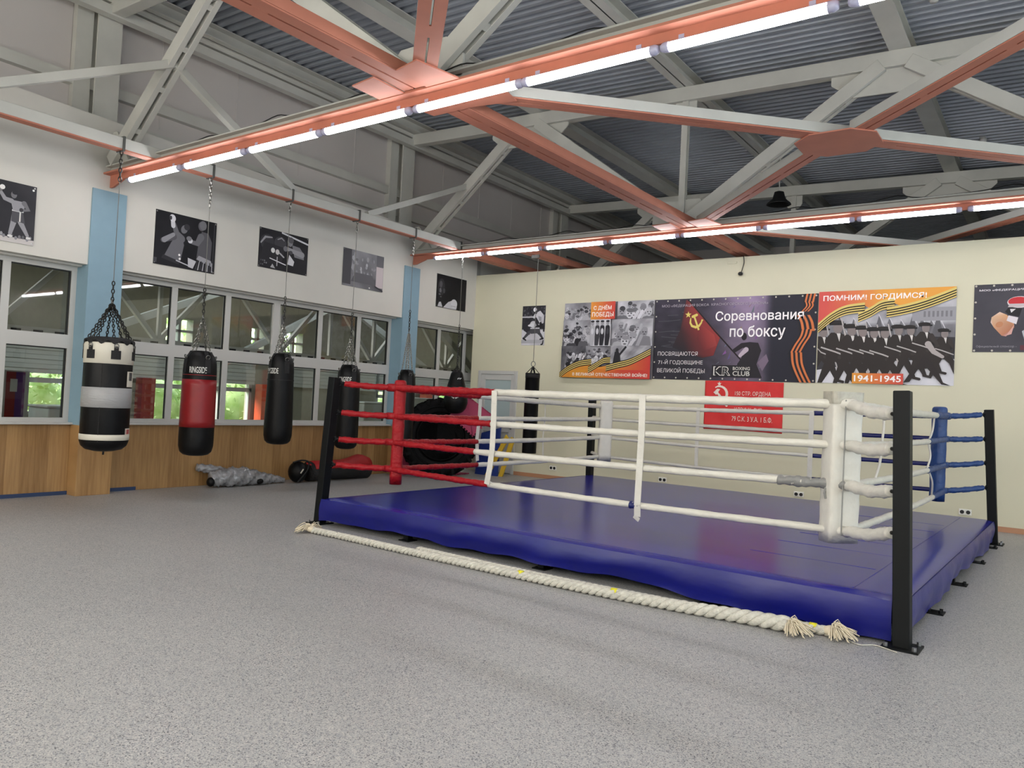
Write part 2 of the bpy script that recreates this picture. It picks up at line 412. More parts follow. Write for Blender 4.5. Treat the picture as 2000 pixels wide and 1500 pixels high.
# ------------------------------------------------------------------ roof steel
def truss(Y, label, ch_to=15.8, low=True, end_x=0.30):
    t = thing('roof_truss', label, 'roof truss', (0.3, Y, 3.8), group='steel roof trusses')
    zt = chord_top
    b = MB(); x = [0.0, ch_to]
    b.bar((0.12, Y, zt(0.12)-0.10), (ch_to, Y, zt(ch_to)-0.10), 0.16, 0.20); b.build('top_chord', 'steel', t, bevel=0.008)
    if low:
        b = MB(); b.rng((end_x, Y-0.012, 3.985), (ch_to, Y+0.012, 4.075)); b.rng((end_x, Y-0.075, 4.06), (ch_to, Y+0.075, 4.075)); b.build('bottom_chord', 'steel', t)
        b = MB(); b.rng((end_x, Y-0.10, 3.965), (ch_to, Y+0.10, 3.985)); b.rng((end_x, Y-0.010, 3.892), (ch_to, Y+0.010, 3.97)); b.prism([(0, 0.155), (0, 0), (0.10, 0.0), (0.34, 0.07), (0.34, 0.155)], (end_x-0.004, Y-0.013, 3.815), (1, 0, 0), (0, 0, 1), (0, 0.026, 0)); b.build('lower_flange', 'orange', t)
    nodes_top = [2.77, 8.25, 13.75]; nodes_bot = [0.42, 5.52, 11.0, 15.5]
    def web(p, q, w=0.17, slot=True):
        b = MB(); p, q = V(p), V(q)
        b.bar(p, q, 0.065, w, up=(0, 0, 1), off=(0.055, 0)); b.bar(p, q, 0.065, w, up=(0, 0, 1), off=(-0.055, 0))
        b.bar(p, q, 0.05, 0.02, off=(0, w*0.3))
        d = q-p
        for k in (0.2, 0.42, 0.62, 0.82): b.bar(p+d*(k-0.012), p+d*(k+0.012), 0.05, w*0.98)
        b.build('diagonal', 'steel', t, bevel=0.004)
    web((0.40, Y, 4.12), (2.62, Y, zt(2.6)-0.16)); web((2.95, Y, zt(3)-0.16), (5.42, Y, 4.12)); web((5.66, Y, 4.12), (8.10, Y, zt(8)-0.16))
    web((8.40, Y, zt(8.4)-0.16), (10.85, Y, 4.12)); web((11.1, Y, 4.12), (13.6, Y, zt(13.6)-0.16))
    for xx in (5.52, 11.0):
        b = MB(); b.bar((xx, Y-0.03, 4.1), (xx, Y-0.03, zt(xx)-0.1), 0.03, 0.09, up=(1, 0, 0)); b.bar((xx, Y+0.03, 4.1), (xx, Y+0.03, zt(xx)-0.1), 0.03, 0.09, up=(1, 0, 0)); b.build('post', 'steel', t)
    for xx in nodes_top:
        z = zt(xx)-0.12
        MB().prism([(-0.75, 0), (0.75, 0), (0.75, -0.16), (0.5, -0.40), (-0.5, -0.36), (-0.75, -0.16)], (xx, Y-0.012, z), (1, 0, 0), (0, 0, 1), (0, 0.024, 0)).build('gusset_plate', 'steel', t)
    for xx in (5.52, 11.0):
        MB().prism([(-0.45, 0), (0.45, 0), (0.45, 0.18), (0.26, 0.36), (-0.26, 0.36), (-0.45, 0.18)], (xx, Y-0.012, 4.05), (1, 0, 0), (0, 0, 1), (0, 0.024, 0)).build('gusset_plate', 'steel', t)
        z = zt(xx)-0.15
        MB().prism([(-0.16, 0), (0.16, 0), (0.16, -0.22), (0.10, -0.30), (-0.10, -0.30), (-0.16, -0.22)], (xx, Y-0.012, z), (1, 0, 0), (0, 0, 1), (0, 0.024, 0)).build('gusset_plate', 'steel', t)
    MB().prism([(0, 0), (0.45, 0), (0.1, 0.45), (0, 0.45)], (0.32, Y-0.012, 4.06), (1, 0, 0), (0, 0, 1), (0, 0.024, 0)).build('gusset_plate', 'steel', t)
    return t
truss(Y1, 'grey roof truss with orange bottom chord over the near row of tubes')
truss(Y2, 'grey roof truss with orange bottom chord over the far row of tubes')
truss(Y3, 'dim grey roof truss standing beyond the top of the cream wall')
truss(Y0, 'grey roof truss above the viewer, nearest of the trusses')
# wall columns
for Y, lab in ((Y1, 'grey steel column above the pale blue pilaster behind the cream-banded bag'), (Y2, 'grey steel column above the pale blue pilaster by the corner'), (Y3, 'grey steel column rising beyond the cream wall'), (Y0, 'grey steel column above the viewer side of the left wall')):
    b = MB(); b.rng((0.04, Y-0.15, 3.9), (0.07, Y+0.15, 6.2)); b.rng((-0.14, Y-0.15, 3.9), (-0.11, Y+0.15, 6.2)); b.rng((-0.12, Y-0.01, 3.9), (0.05, Y+0.01, 6.2))
    b.rng((-0.149, Y-0.36, 4.3), (-0.035, Y-0.16, 6.2))
    o = b.build('steel_column', 'steel'); tag(o, lab, 'column', 'steel columns of the left wall')
# roof purlins (along Y)
for i, xx in enumerate((0.28, 2.95, 5.52, 8.30, 11.0, 13.75)):
    z = chord_top(xx); b = MB()
    b.rng((xx-0.12, -19.9, z), (xx+0.12, 10.5, z+0.014)); b.rng((xx-0.12, -19.9, z+0.176), (xx+0.12, 10.5, z+0.19)); b.rng((xx-0.008, -19.9, z), (xx+0.008, 10.5, z+0.19))
    if i == 0:
        b.rng((xx-0.16, -19.9, z-0.22), (xx-0.03, 10.5, z-0.10)); b.rng((xx-0.3, -19.9, z-0.06), (xx-0.05, 10.5, z+0.02))
    nm = ('eaves', 'second from the left wall', 'third from the left wall, over the middle nodes', 'fourth from the left wall', 'fifth from the left wall', 'sixth from the left wall')[i]
    o = b.build('roof_purlin', 'steel')
    tag(o, ('grey eaves beam along the top of the grey upper wall' if i == 0 else 'grey roof beam under the blue-grey deck, '+nm), 'roof beam', 'roof beams under the deck')
# long rail the bags hang from
RX = 1.40
t = thing('bag_rail', 'long grey rail with orange underside carrying the punch bags', 'rail', (RX, -12.7, 4.0))
b = MB(); b.rng((RX-0.06, -12.7, 4.0), (RX+0.06, Y2-0.02, 4.125)); b.build('rail_beam', 'steel', t, bevel=0.006)
MB().rng((RX-0.06, -12.7, 3.985), (RX+0.06, Y2-0.10, 4.0)).build('underside_strip', 'orange', t)
for (p, q) in (((1.60, Y1, 5.10), (RX, -5.30, 4.13)), ((1.60, Y1, 5.10), (RX, -9.25, 4.13)), ((1.52, Y2, 5.12), (RX, -3.95, 4.13))):
    MB().bar(p, q, 0.09, 0.09).build('brace', 'steel', t, bevel=0.004)
# horizontal bracing at the level of the bottom chords, undersides orange
def brace(p, q, lab, w=0.20, z=3.99, grp='orange horizontal braces', nm='bracing_member', wm='steel'):
    t = thing(nm, lab, 'brace', (p[0], p[1], z), group=grp)
    p = V((p[0], p[1], z)); q = V((q[0], q[1], z)); d = q-p
    b = MB(); b.bar(p, q, w*0.42, 0.09, off=(w*0.27, 0.055)); b.bar(p, q, w*0.42, 0.09, off=(-w*0.27, 0.055)); b.build('web', wm, t)
    b = MB(); b.bar(p, q, w*0.45, 0.012, off=(w*0.265, 0)); b.bar(p, q, w*0.45, 0.012, off=(-w*0.265, 0))
    n = max(3, int(d.length/0.75))
    for k in range(1, n): b.bar(p+d*(k/n-0.012), p+d*(k/n+0.012), w*0.3, 0.011)
    b.build('underside', 'orange', t)
    return t
X1 = 5.54
brace((X1, Y1+0.1), (5.66, Y2-0.1), 'orange longitudinal strut joining the two lamp trusses', 0.24, wm='orange')
brace((5.66, Y2+0.1), (5.72, WY+3.5), 'orange longitudinal strut running from the far tubes over the cream wall', 0.24, wm='orange')
brace((X1, Y1-0.1), (5.42, Y0+0.1), 'orange longitudinal strut running overhead from the near tubes', 0.24, wm='orange')
brace((X1+0.25, Y1+0.2), (10.9, Y2-0.15), 'orange diagonal brace from the near node to the far right', 0.17)
brace((5.66+0.25, Y2-0.2), (8.05, -4.30), 'orange diagonal brace from the far node to the cross plate', 0.17)
brace((8.45, -4.62), (10.9, Y1+0.15), 'orange diagonal brace from the cross plate towards the near right', 0.17)
brace((X1+0.2, Y1-0.22), (10.9, Y0+0.15), 'orange diagonal brace dropping from the near node towards the viewer', 0.20)
brace((5.66+0.3, Y2+0.2), (10.9, Y3-0.2), 'orange diagonal brace from the far node over the cream wall', 0.17)
brace((10.9, Y2+0.15), (5.9, Y3-0.2), 'orange diagonal brace crossing over the right end of the cream wall', 0.17, z=4.10)
for i, xx in enumerate((1.25, 2.42, 3.50, 4.70)):
    brace((xx, Y2+0.1), (xx+0.05, WY+3.4), 'orange joist over the corner, %s from the left wall' % ('first', 'second', 'third', 'fourth')[i], 0.19, grp='orange joists over the cream wall', nm='ceiling_joist', wm='orange')
# node plates
def plate(poly, c, lab):
    o = MB().prism(poly, (c[0], c[1], 3.972), (1, 0, 0), (0, 1, 0), (0, 0, 0.012)).build('bracing_plate', 'orange'); tag(o, lab, 'plate', 'orange joint plates')
plate([(0.36, 0.16), (0.18, 0.34), (-0.18, 0.34), (-0.36, 0.16), (-0.36, -0.16), (-0.18, -0.34), (0.18, -0.34), (0.36, -0.16)], (8.25, -4.46), 'orange cross-shaped plate where the diagonal braces meet')
for cx, cy, w_ in ((X1, Y1, 'near'), (5.68, Y2, 'far')):
    plate([(-0.42, -0.42), (-0.13, -0.46), (-0.13, -0.10), (-0.42, -0.10)], (cx, cy), 'orange plate left of the strut at the %s truss node' % w_)
    plate([(0.13, -0.46), (0.40, -0.52), (0.48, -0.10), (0.13, -0.10)], (cx, cy), 'orange plate right of the strut at the %s truss node' % w_)
    plate([(-0.30, 0.10), (0.70, 0.10), (0.62, 0.50), (0.20, 0.42), (-0.25, 0.42)], (cx, cy), 'broad orange plate beyond the tubes at the %s truss node' % w_)
# fluorescent tubes
ORD = ['first', 'second', 'third', 'fourth', 'fifth', 'sixth', 'seventh', 'eighth', 'ninth', 'tenth', 'eleventh', 'twelfth', 'thirteenth', 'fourteenth']
def tube_light(x0, Y, z, lab, grp, tm='tube'):
    L = 1.085
    t = thing('fluorescent_light', lab, 'tube light', (x0, Y, z), group=grp)
    def arc(a0, a1, r, n=12):
        k = 24; vs = []
        for xx in (x0+0.03, x0+L-0.03): vs += [(xx, Y+r*math.cos(math.radians(a0+(a1-a0)*i/n)), z+r*math.sin(math.radians(a0+(a1-a0)*i/n))) for i in range(n+1)]
        return MB().add(vs, [(i, i+1, n+2+i, n+1+i) for i in range(n)])
    arc(148, 392, 0.034).build('tube', tm, t, smooth=True)
    arc(32, 148, 0.0345).build('glow_shield', 'capclear', t, smooth=True)  # opaque upper shell added to keep the glow off the beam
    for xx, s in ((x0, -1), (x0+L, 1)):
        MB().lathe([(0.001, -0.03), (0.024, -0.03), (0.032, -0.015), (0.036, 0.0), (0.036, 0.03), (0.030, 0.035), (0.001, 0.036)], (xx, Y, z), 12, axis=(-s, 0, 0)).build('end_cap', 'capclear', t, smooth=True)
    for xx in (x0+0.12, x0+L-0.12): MB().rng((xx-0.02, Y-0.014, z+0.025), (xx+0.02, Y+0.014, 3.92)).build('bracket', 'capclear', t)
    return t
def row(Y, z, xs, lab, grp, tm='tube'):
    src = tube_light(xs[0], Y, z, lab % ORD[0], grp, tm)
    for i, xx in enumerate(xs[1:]): dup(src, (xx-xs[0], 0, 0), lab % ORD[i+1])
row(Y1, 3.860, [0.775, 1.965, 3.145, 4.30, 5.47, 6.60, 7.76, 8.96, 10.15, 11.33, 12.5, 13.7, 14.8], 'glowing tube light of the near row, %s from the left wall', 'near row of tube lights')
row(Y2, 3.905, [0.845, 2.02, 3.21, 4.385, 5.55, 6.73, 7.90, 9.10, 10.3, 11.48, 12.65, 13.8, 14.9], 'glowing tube light of the far row, %s from the left wall', 'far row of tube lights')
XS = [1.0+1.2*k for k in range(12)]
row(Y0, 3.86, XS, 'glowing tube light of the row above the viewer, %s from the left wall', 'overhead row of tube lights', 'tube_hall')
for k, yy in enumerate((-15.4, -18.2)): row(yy, 3.86, XS, 'added tube light of the '+('first' if k == 0 else 'second')+' row behind the viewer, %s from the left wall', 'added rear rows of tube lights', 'tube_hall')  # rows out of view, added to lift the light on floor and walls
# cables clipped along the chords
for Y, lab in ((Y1, 'thin dark cable looping along the near lamp beam'), (Y2, 'thin dark cable looping along the far lamp beam')):
    pts = []; x = 0.9
    while x < 13: pts += [(x, Y-0.03, 4.09), (x+0.35, Y-0.03, 4.11+0.03*random.random()), (x+0.6, Y-0.04, 4.085)]; x += 1.18
    o = MB().tube(smooth_path(pts, 4), 0.006, 5).build('power_cable', 'charcoal', smooth=True); tag(o, lab, 'cable')
# pendant dome lamp beyond the wall, smoke detectors
t = thing('pendant_lamp', 'dark unlit dome lamp hanging beyond the cream wall', 'lamp', (5.9, 1.5, 5.1))
MB().lathe([(0.02, 0.24), (0.08, 0.22), (0.11, 0.10), (0.20, 0.02), (0.21, 0.0), (0.19, 0.0), (0.1, 0.08), (0.001, 0.1)], (5.9, 1.5, 5.08), 20).build('dome', 'charcoal', t, smooth=True)
MB().cyl((5.9, 1.5, 5.3), (5.9, 1.5, chord_top(5.9)+0.2), 0.008, n=6).build('rod', 'steel', t)
for (x, y), lab in (((8.75, -2.55), 'small white smoke detector on the deck between the two tube rows'), ((8.85, 2.65), 'small white smoke detector on the deck beyond the cream wall')):
    t = thing('smoke_detector', lab, 'smoke detector', (x, y, chord_top(x)+0.2), group='smoke detectors on the deck'); z = chord_top(x)+0.205
    MB().lathe([(0.001, -0.07), (0.04, -0.07), (0.055, -0.04), (0.06, 0.0), (0.001, 0.0)], (x, y, z), 16).build('housing', 'pvc', t, smooth=True)
    MB().lathe([(0.001, -0.002), (0.075, -0.002), (0.075, 0.06), (0.001, 0.06)], (x, y, z), 16).build('base_ring', 'pvc', t)
# ------------------------------------------------------------------ boxing ring
SX, SY, ZM = 5.584, 5.436, 0.286
ring = thing('boxing_ring', 'low boxing ring with blue vinyl deck, white ropes and red, blue and white corners', 'boxing ring', (3.67268, -6.49241, 0), -0.0272)
def rb(mb, name, m, parent=None, **k): return mb.build(name, m, parent or ring, world=False, **k)
def nz(x, y, s=1.0): return math.sin(x*2.3*s+1.3*math.sin(y*1.7*s))*0.5+math.sin(y*3.1*s+x*1.1*s)*0.3+math.sin(x*7.7*s+y*5.1*s)*0.2
# deck
nx, ny = 70, 68
vs = []; fs = []
for i in range(nx+1):
    for j in range(ny+1):
        a, c = SX*i/nx, SY*j/ny
        e = min(a, c, SX-a, SY-c); z = ZM-0.02*max(0, 1-e/0.08)**2+0.0016*nz(a*1.2, c*1.5)
        vs.append((a, c, z))
for i in range(nx):
    for j in range(ny): fs.append((i*(ny+1)+j, (i+1)*(ny+1)+j, (i+1)*(ny+1)+j+1, i*(ny+1)+j+1))
deckm = rb(MB().add(vs, fs), 'canvas_deck', 'mat_top', smooth=True)
sm = MB()
for c in (0.95, 1.65, 2.3, 2.95, 3.6, 4.25): sm.box((4.75, c, ZM-0.0005), (0.95, 0.014, 0.004))
sm.box((SX-0.33, SY/2, ZM), (0.012, SY-0.3, 0.006)); sm.box((SX/2-.2, 0.13, ZM-0.002), (SX-0.8, 0.010, 0.005))
rb(sm, 'seam', 'mat_top', deckm)
# skirts
def skirt(p0, p1, out, name='skirt'):
    p0, p1, out = V(p0), V(p1), V(out); n, m = 110, 8; L = (p1-p0).length; vs = []; fs = []
    for th in (0, -0.006):
        for i in range(n+1):
            t = i/n
            for j in range(m+1):
                k = j/m; s = t*L
                zb = 0.04+0.035*math.sin(clampf(t*1.25)*math.pi)+0.014*math.sin(s*2.1+out.x*2)+0.010*math.sin(s*5.3+1)+0.006*math.sin(s*13)
                z = (ZM-0.012)*(1-k)+zb*k
                o = 0.006+0.022*math.sin(min(1, k*1.15)*math.pi)*0.7+(0.013*math.sin(s*4.1+k*2)+0.008*math.sin(s*11+k))*k
                q = p0+(p1-p0)*t+out*(o+th); vs.append((q.x, q.y, z))
    N = (n+1)*(m+1)
    for s_ in (0, 1):
        for i in range(n):
            for j in range(m):
                a = s_*N+i*(m+1)+j; f = (a, a+1, a+m+2, a+m+1); fs.append(f if s_ == 0 else f[::-1])
    rb(MB().add(vs, fs), name, 'skirt', smooth=True)
skirt((0.0, 0, 0), (SX-0.065, 0, 0), (0, -1, 0)); skirt((SX, 0.065, 0), (SX, SY-0.05, 0), (1, 0, 0)); skirt((SX-0.05, SY, 0), (0.05, SY, 0), (0, 1, 0)); skirt((0, SY-0.05, 0), (0, 0.1, 0), (-1, 0, 0))
# hidden steel frame and feet
fr = MB()
for a, c, s in ((SX/2, 0.10, (SX-.2, .06, .12)), (SX/2, SY-0.10, (SX-.2, .06, .12)), (0.10, SY/2, (.06, SY-.2, .12)), (SX-0.10, SY/2, (.06, SY-.2, .12))): fr.box((a, c, 0.17), s)
for a in (1.4, 2.8, 4.2): fr.box((a, SY/2, 0.17), (.06, SY-.2, .12))
fr.box((SX/2, SY/2, 0.245), (SX-.12, SY-.12, 0.02))
rb(fr, 'frame', 'dark')
for (a, c) in [(SX+0.01, b_) for b_ in (1.15, 2.44, 3.83, 5.07)]+[(a_, 0.02) for a_ in (1.2, 2.8, 4.3)]:
    ft = MB()
    if a > 5: ft.box((a-0.06, c, 0.10), (0.06, 0.06, 0.19)); ft.box((a-0.01, c, 0.005), (0.15, 0.13, 0.01)); ft.cyl((a+0.04, c+0.03, 0.005), (a+0.04, c+0.03, 0.03), 0.012, n=8); ft.cyl((a+0.04, c-0.03, 0.005), (a+0.04, c-0.03, 0.03), 0.012, n=8)
    else: ft.box((a, c+0.08, 0.10), (0.06, 0.06, 0.19)); ft.box((a, c+0.08, 0.005), (0.13, 0.13, 0.01))
    rb(ft, 'foot', 'black_steel')
# posts
POST = {'NL': ((-0.085, 0.06), (0.02, 0.075), 1.57), 'NR': ((SX, 0.0), (SX-0.06, 0.06), 1.59), 'FR': ((SX, SY), (SX-0.08, SY-0.08), 1.585), 'FL': ((0.0, SY), (-0.03, SY+0.03), 1.53)}
TIEZ = {'NL': (1.51, 1.20, 0.91, 0.64), 'NR': (1.43, 1.22, 0.95, 0.70), 'FR': (1.53, 1.24, 0.96, 0.67), 'FL': (1.42, 1.22, 0.94, 0.65)}
for k, (p, q, zt) in POST.items():
    b = MB(); b.bar((p[0], p[1], 0), (q[0], q[1], zt), 0.098, 0.098, up=(0, 1, 0)); post = rb(b, 'corner_post', 'black_steel', bevel=0.006)
    b = MB(); b.box((p[0], p[1], 0.006), (0.21, 0.21, 0.012)); rb(b, 'base_plate', 'black_steel', post)
    for sx in (-1, 1):
        for sy in (-1, 1): rb(MB().cyl((p[0]+sx*0.08, p[1]+sy*0.08, 0.0), (p[0]+sx*0.08, p[1]+sy*0.08, 0.035), 0.014, n=6), 'bolt', 'metal', post)
# corner pads
PADC = {'NL': (0.54, 0.54, 'red', 0.19, 0.13, 0.46, 1.575, 45), 'NR': (SX-0.53, 0.53, 'whitev', 0.235, 0.17, 0.515, 1.58, 135), 'FR': (SX-0.53, SY-0.53, 'bluev', 0.16, 0.13, 0.485, 1.59, 45), 'FL': (0.60, SY-0.60, 'whitev', 0.20, 0.13, 0.57, 1.49, 135)}
def pad(k):
    a, c, m, w, d, z0, z1, deg = PADC[k]; n = 28; R = math.radians(deg-90); vs = []; prof = []
    for i in range(7):
        t = i/6*math.pi/2; prof.append((z0+0.05*(1-math.sin(t)), 0.45+0.55*math.sin(t)**0.7 if i else 0.45))
    K = 18
    for i in range(1, K): prof.append((z0+0.05+(z1-z0-0.09)*i/K, 1+0.02*math.sin(i*2.1)))
    for i in range(5):
        t = i/4*math.pi/2; prof.append((z1-0.04+0.04*math.sin(t), 0.5+0.5*math.cos(t)**0.7 if i < 4 else 0.5))
    e = 0.35 if k == 'NR' else 0.6
    for z, s in prof:
        for j in range(n):
            an = 2*math.pi*j/n; x = math.copysign(abs(math.cos(an))**e, math.cos(an))*w/2*s; y = math.copysign(abs(math.sin(an))**e, math.sin(an))*d/2*s
            lx = 0.025*(1-(z-z0)/(z1-z0)) if k == 'NL' else 0
            vs.append((a+x*math.cos(R)-y*math.sin(R), c+x*math.sin(R)+y*math.cos(R), z))
    fs = []
    for i in range(len(prof)-1):
        for j in range(n): fs.append((i*n+j, i*n+(j+1) % n, (i+1)*n+(j+1) % n, (i+1)*n+j))
    fs.append(tuple(range(n-1, -1, -1))); fs.append(tuple((len(prof)-1)*n+j for j in range(n)))
    return rb(MB().add(vs, fs), 'corner_pad', m, smooth=True)
pads = {k: pad(k) for k in PADC}
# crease and clear sleeve on the white near pad, bands around the pads
a, c, m, w, d, z0, z1, deg = PADC['NR']
b = MB(); b.bar((a+0.045, c-0.105, z0+0.06), (a+0.045, c-0.105, z1-0.05), 0.008, 0.008); rb(b, 'crease', 'tape', pads['NR'])
a, c, m, w, d, z0, z1, deg = PADC['NR']; R = math.radians(deg-90); vs = []
for z in (1.50, 1.588):
    for j in range(24):
        an = 2*math.pi*j/24; x = math.copysign(abs(math.cos(an))**.35, math.cos(an))*w*0.515; y = math.copysign(abs(math.sin(an))**.35, math.sin(an))*d*0.52
        vs.append((a+x*math.cos(R)-y*math.sin(R), c+x*math.sin(R)+y*math.cos(R), z))
rb(MB().add(vs, [(j, (j+1) % 24, 24+(j+1) % 24, 24+j) for j in range(24)]), 'plastic_sleeve', 'sleeve', pads['NR'])
# ropes
LV = (1.49, 1.195, 0.915, 0.625); RR = (0.034, 0.029, 0.029, 0.028)
CR = {'NL': (0.47, 0.47), 'NR': (SX-0.46, 0.46), 'FR': (SX-0.46, SY-0.46), 'FL': (0.54, SY-0.54)}
LZ = {'NL': (1.49, 1.185, 0.905, 0.62), 'NR': (1.50, 1.21, 0.93, 0.605), 'FR': (1.485, 1.215, 0.91, 0.61), 'FL': (1.40, 1.21, 0.93, 0.64)}
def rope_pts(p, q, t0, t1, sag, n):
    out = []
    for i in range(n+1):
        t = t0+(t1-t0)*i/n; v = V(p).lerp(V(q), t); v.z -= sag*4*t*(1-t); out.append(v)
    return out
def rope_tube(pts, r, wr=0.06, tw=9.0, ph=0.0):
    L = (pts[-1]-pts[0]).length; n = len(pts)
    return MB().tube(pts, lambda i, a: r*(1+wr*math.sin(a*2+tw*L*i/n*2+ph)+wr*0.7*math.sin(i*1.7+ph)), 12)
SPLIT = {('NL', 'NR'): ([1.9, 1.88, 1.69, 1.88], 'red', 'start'), ('NL', 'FL'): ([1.93, 1.92, 1.93, 1.95], 'red', 'start'),
         ('FL', 'FR'): ([3.62]*4, 'navy', 'end'), ('NR', 'FR'): ([4.15, 3.72, 3.70, 4.1], 'bluev', 'end')}
ropes = {}
for (k0, k1), (cut, colr, where) in SPLIT.items():
    ax = 0 if CR[k1][0]-CR[k0][0] > 2 else 1
    for l in range(4):
        p = V((*CR[k0], LZ[k0][l])); q = V((*CR[k1], LZ[k1][l])); L = (q-p).length
        t = (cut[l]-p[ax])/(q[ax]-p[ax]); sag = 0.012+0.004*l
        if k0 == 'NL' and ax == 1 and l == 3: sag = 0.02
        r = RR[l]*(0.85 if k0 == 'FL' else 1)
        a0, a1, b0, b1 = (t, 1, 0, t) if where == 'start' else (0, t, t, 1)
        main = rb(rope_tube(rope_pts(p, q, a0, a1, sag, 80), r, 0.05, 8, l), 'rope', 'whiter', smooth=True); ropes[(k0, k1, l)] = main
        s = rope_tube(rope_pts(p, q, b0, b1, sag, 60), r*1.06, 0.09 if colr != 'navy' else 0.03, 12, l*2.0)
        o = rb(s, {'red': 'red_sleeve', 'navy': 'navy_sleeve', 'bluev': 'blue_sleeve'}[colr], colr, main, smooth=True); o['label'] = {'red': 'red sleeve', 'navy': 'dark blue sleeve', 'bluev': 'blue sleeve'}[colr]
# grey tape and blue tape on the front ropes
p = V((*CR['NL'], LZ['NL'][2])); q = V((*CR['NR'], LZ['NR'][2]))
o = rb(rope_tube(rope_pts(p, q, 0.895, 1.005, 0.02, 30), 0.036, 0.14, 16), 'tape_wrap', 'tape', ropes[('NL', 'NR', 2)], smooth=True)
b = MB(); b.tube([(4.98, 0.44, 0.90), (4.975, 0.43, 0.86), (4.985, 0.43, 0.82)], 0.008, 6); rb(b, 'tape_tail', 'tape', ropes[('NL', 'NR', 2)])
p = V((*CR['NL'], LZ['NL'][3])); q = V((*CR['NR'], LZ['NR'][3]))
rb(rope_tube(rope_pts(p, q, 0.632, 0.65, 0.024, 8), 0.032, 0.1, 16), 'tape_wrap', 'navy', ropes[('NL', 'NR', 3)], smooth=True)
# ties from the rope corners to the posts, bands on the pads
TC = {'NL': 'red', 'NR': 'whitev', 'FR': 'bluev', 'FL': 'whiter'}
for k in CR:
    pb, pt, zt = POST[k]
    for l in range(4):
        z0 = LZ[k][l]; z1 = TIEZ[k][l]; f = z1/zt; e = V((pb[0]+(pt[0]-pb[0])*f, pb[1]+(pt[1]-pb[1])*f, z1)); s = V((*CR[k], z0))
        dr = (e-s).normalized(); s2 = s+dr*0.02; e2 = e-dr*0.11; mid = (s2+e2)*0.5; mid.z -= 0.02 if k == 'NR' else 0.006
        pts = smooth_path([s2, mid, e2], 12)
        fat = 0.041 if k == 'NR' else (0.032 if k != 'FL' else 0.024)
        tie = rb(MB().tube(pts, lambda i, a, F=fat: F*(1+0.10*math.sin(a*2+i*0.9)+0.07*math.sin(i*2.3+a)), 12), 'rope_tie', TC[k], smooth=True)
        hk = MB(); hk.tube([e2-dr*0.01, e-dr*0.045], 0.013, 8); hk.torus(e-dr*0.052, 0.026, 0.010, (0, 0, 1), dr, 12, 6); rb(hk, 'turnbuckle', 'black_steel', tie, smooth=True)
        # band around the pad corner
        u = V((1, 0, 0)) if k[1] == 'L' else V((-1, 0, 0)); w_ = V((0, 1, 0)) if k[0] == 'N' else V((0, -1, 0))
        r = RR[l]*1.25
        bd = MB().tube([s+u*0.10, s+u*0.03+(-dr)*0.0, s-(u+w_)*0.015, s+w_*0.03, s+w_*0.10], lambda i, a, R_=r: R_*(1+0.05*math.sin(i*2+a*2)), 12)
        rb(bd, 'corner_wrap', TC[k] if k != 'FL' else 'whiter', smooth=True)
# vertical spacers
def spacer(pts, w, m='whitev', name='rope_spacer', t=0.006, up=(0, -1, 0)):
    b = MB()
    for i in range(len(pts)-1): b.bar(pts[i], pts[i+1], w, t, up=up)
    rb(b, name, m)
yf = 0.43; yb = 0.43
spacer([(1.93, yf-.01, 1.50), (1.935, yf-.005, 1.2), (1.93, yf, 0.95), (1.91, yf, 0.75), (1.88, yf+.005, 0.60)], 0.062)
spacer([(3.50, yf-.005, 1.51), (3.505, yf, 1.2), (3.50, yf, 0.9), (3.495, yf, 0.6), (3.49, yf+.02, 0.50), (3.47, yf+.03, 0.47)], 0.058)
spacer([(1.90, yf+.02, 0.63), (1.97, yf+.02, 0.60), (2.15, yf+.03, 0.59), (2.3, yf+.035, 0.605)], 0.02, name='loose_strap', up=(0, 0, 1))
xl = 0.50
spacer([(xl, 1.95, 1.46), (xl, 1.95, 1.2), (xl, 1.92, 0.92), (xl, 1.95, 0.66)], 0.055, up=(1, 0, 0))
spacer([(xl, 3.35, 1.42), (xl, 3.36, 1.2), (xl, 3.33, 0.93), (xl, 3.36, 0.62)], 0.02, up=(1, 0, 0))
ybk = SY-0.53
spacer([(2.05, ybk, 1.45), (2.05, ybk, 0.93), (2.05, ybk, 0.62)], 0.05); spacer([(3.60, ybk, 1.46), (3.60, ybk, 0.93), (3.60, ybk, 0.62)], 0.06)
xr = SX-0.46
for pts in ([(xr, 4.05, 1.48), (xr+.01, 3.9, 1.32), (xr, 3.75, 1.21)], [(xr, 3.7, 1.20), (xr+.02, 3.75, 1.05), (xr, 3.7, 0.92)], [(xr, 3.72, 0.92), (xr+.03, 3.85, 0.78), (xr, 4.05, 0.62)], [(xr, 1.5, 1.49), (xr, 1.55, 1.35), (xr, 1.5, 1.2)], [(xr, 1.5, 1.2), (xr+.01, 1.4, 1.05), (xr, 1.3, 0.93)]):
    rb(MB().tube(smooth_path(pts, 8), 0.010, 6), 'rope_spacer', 'whitev', smooth=True)

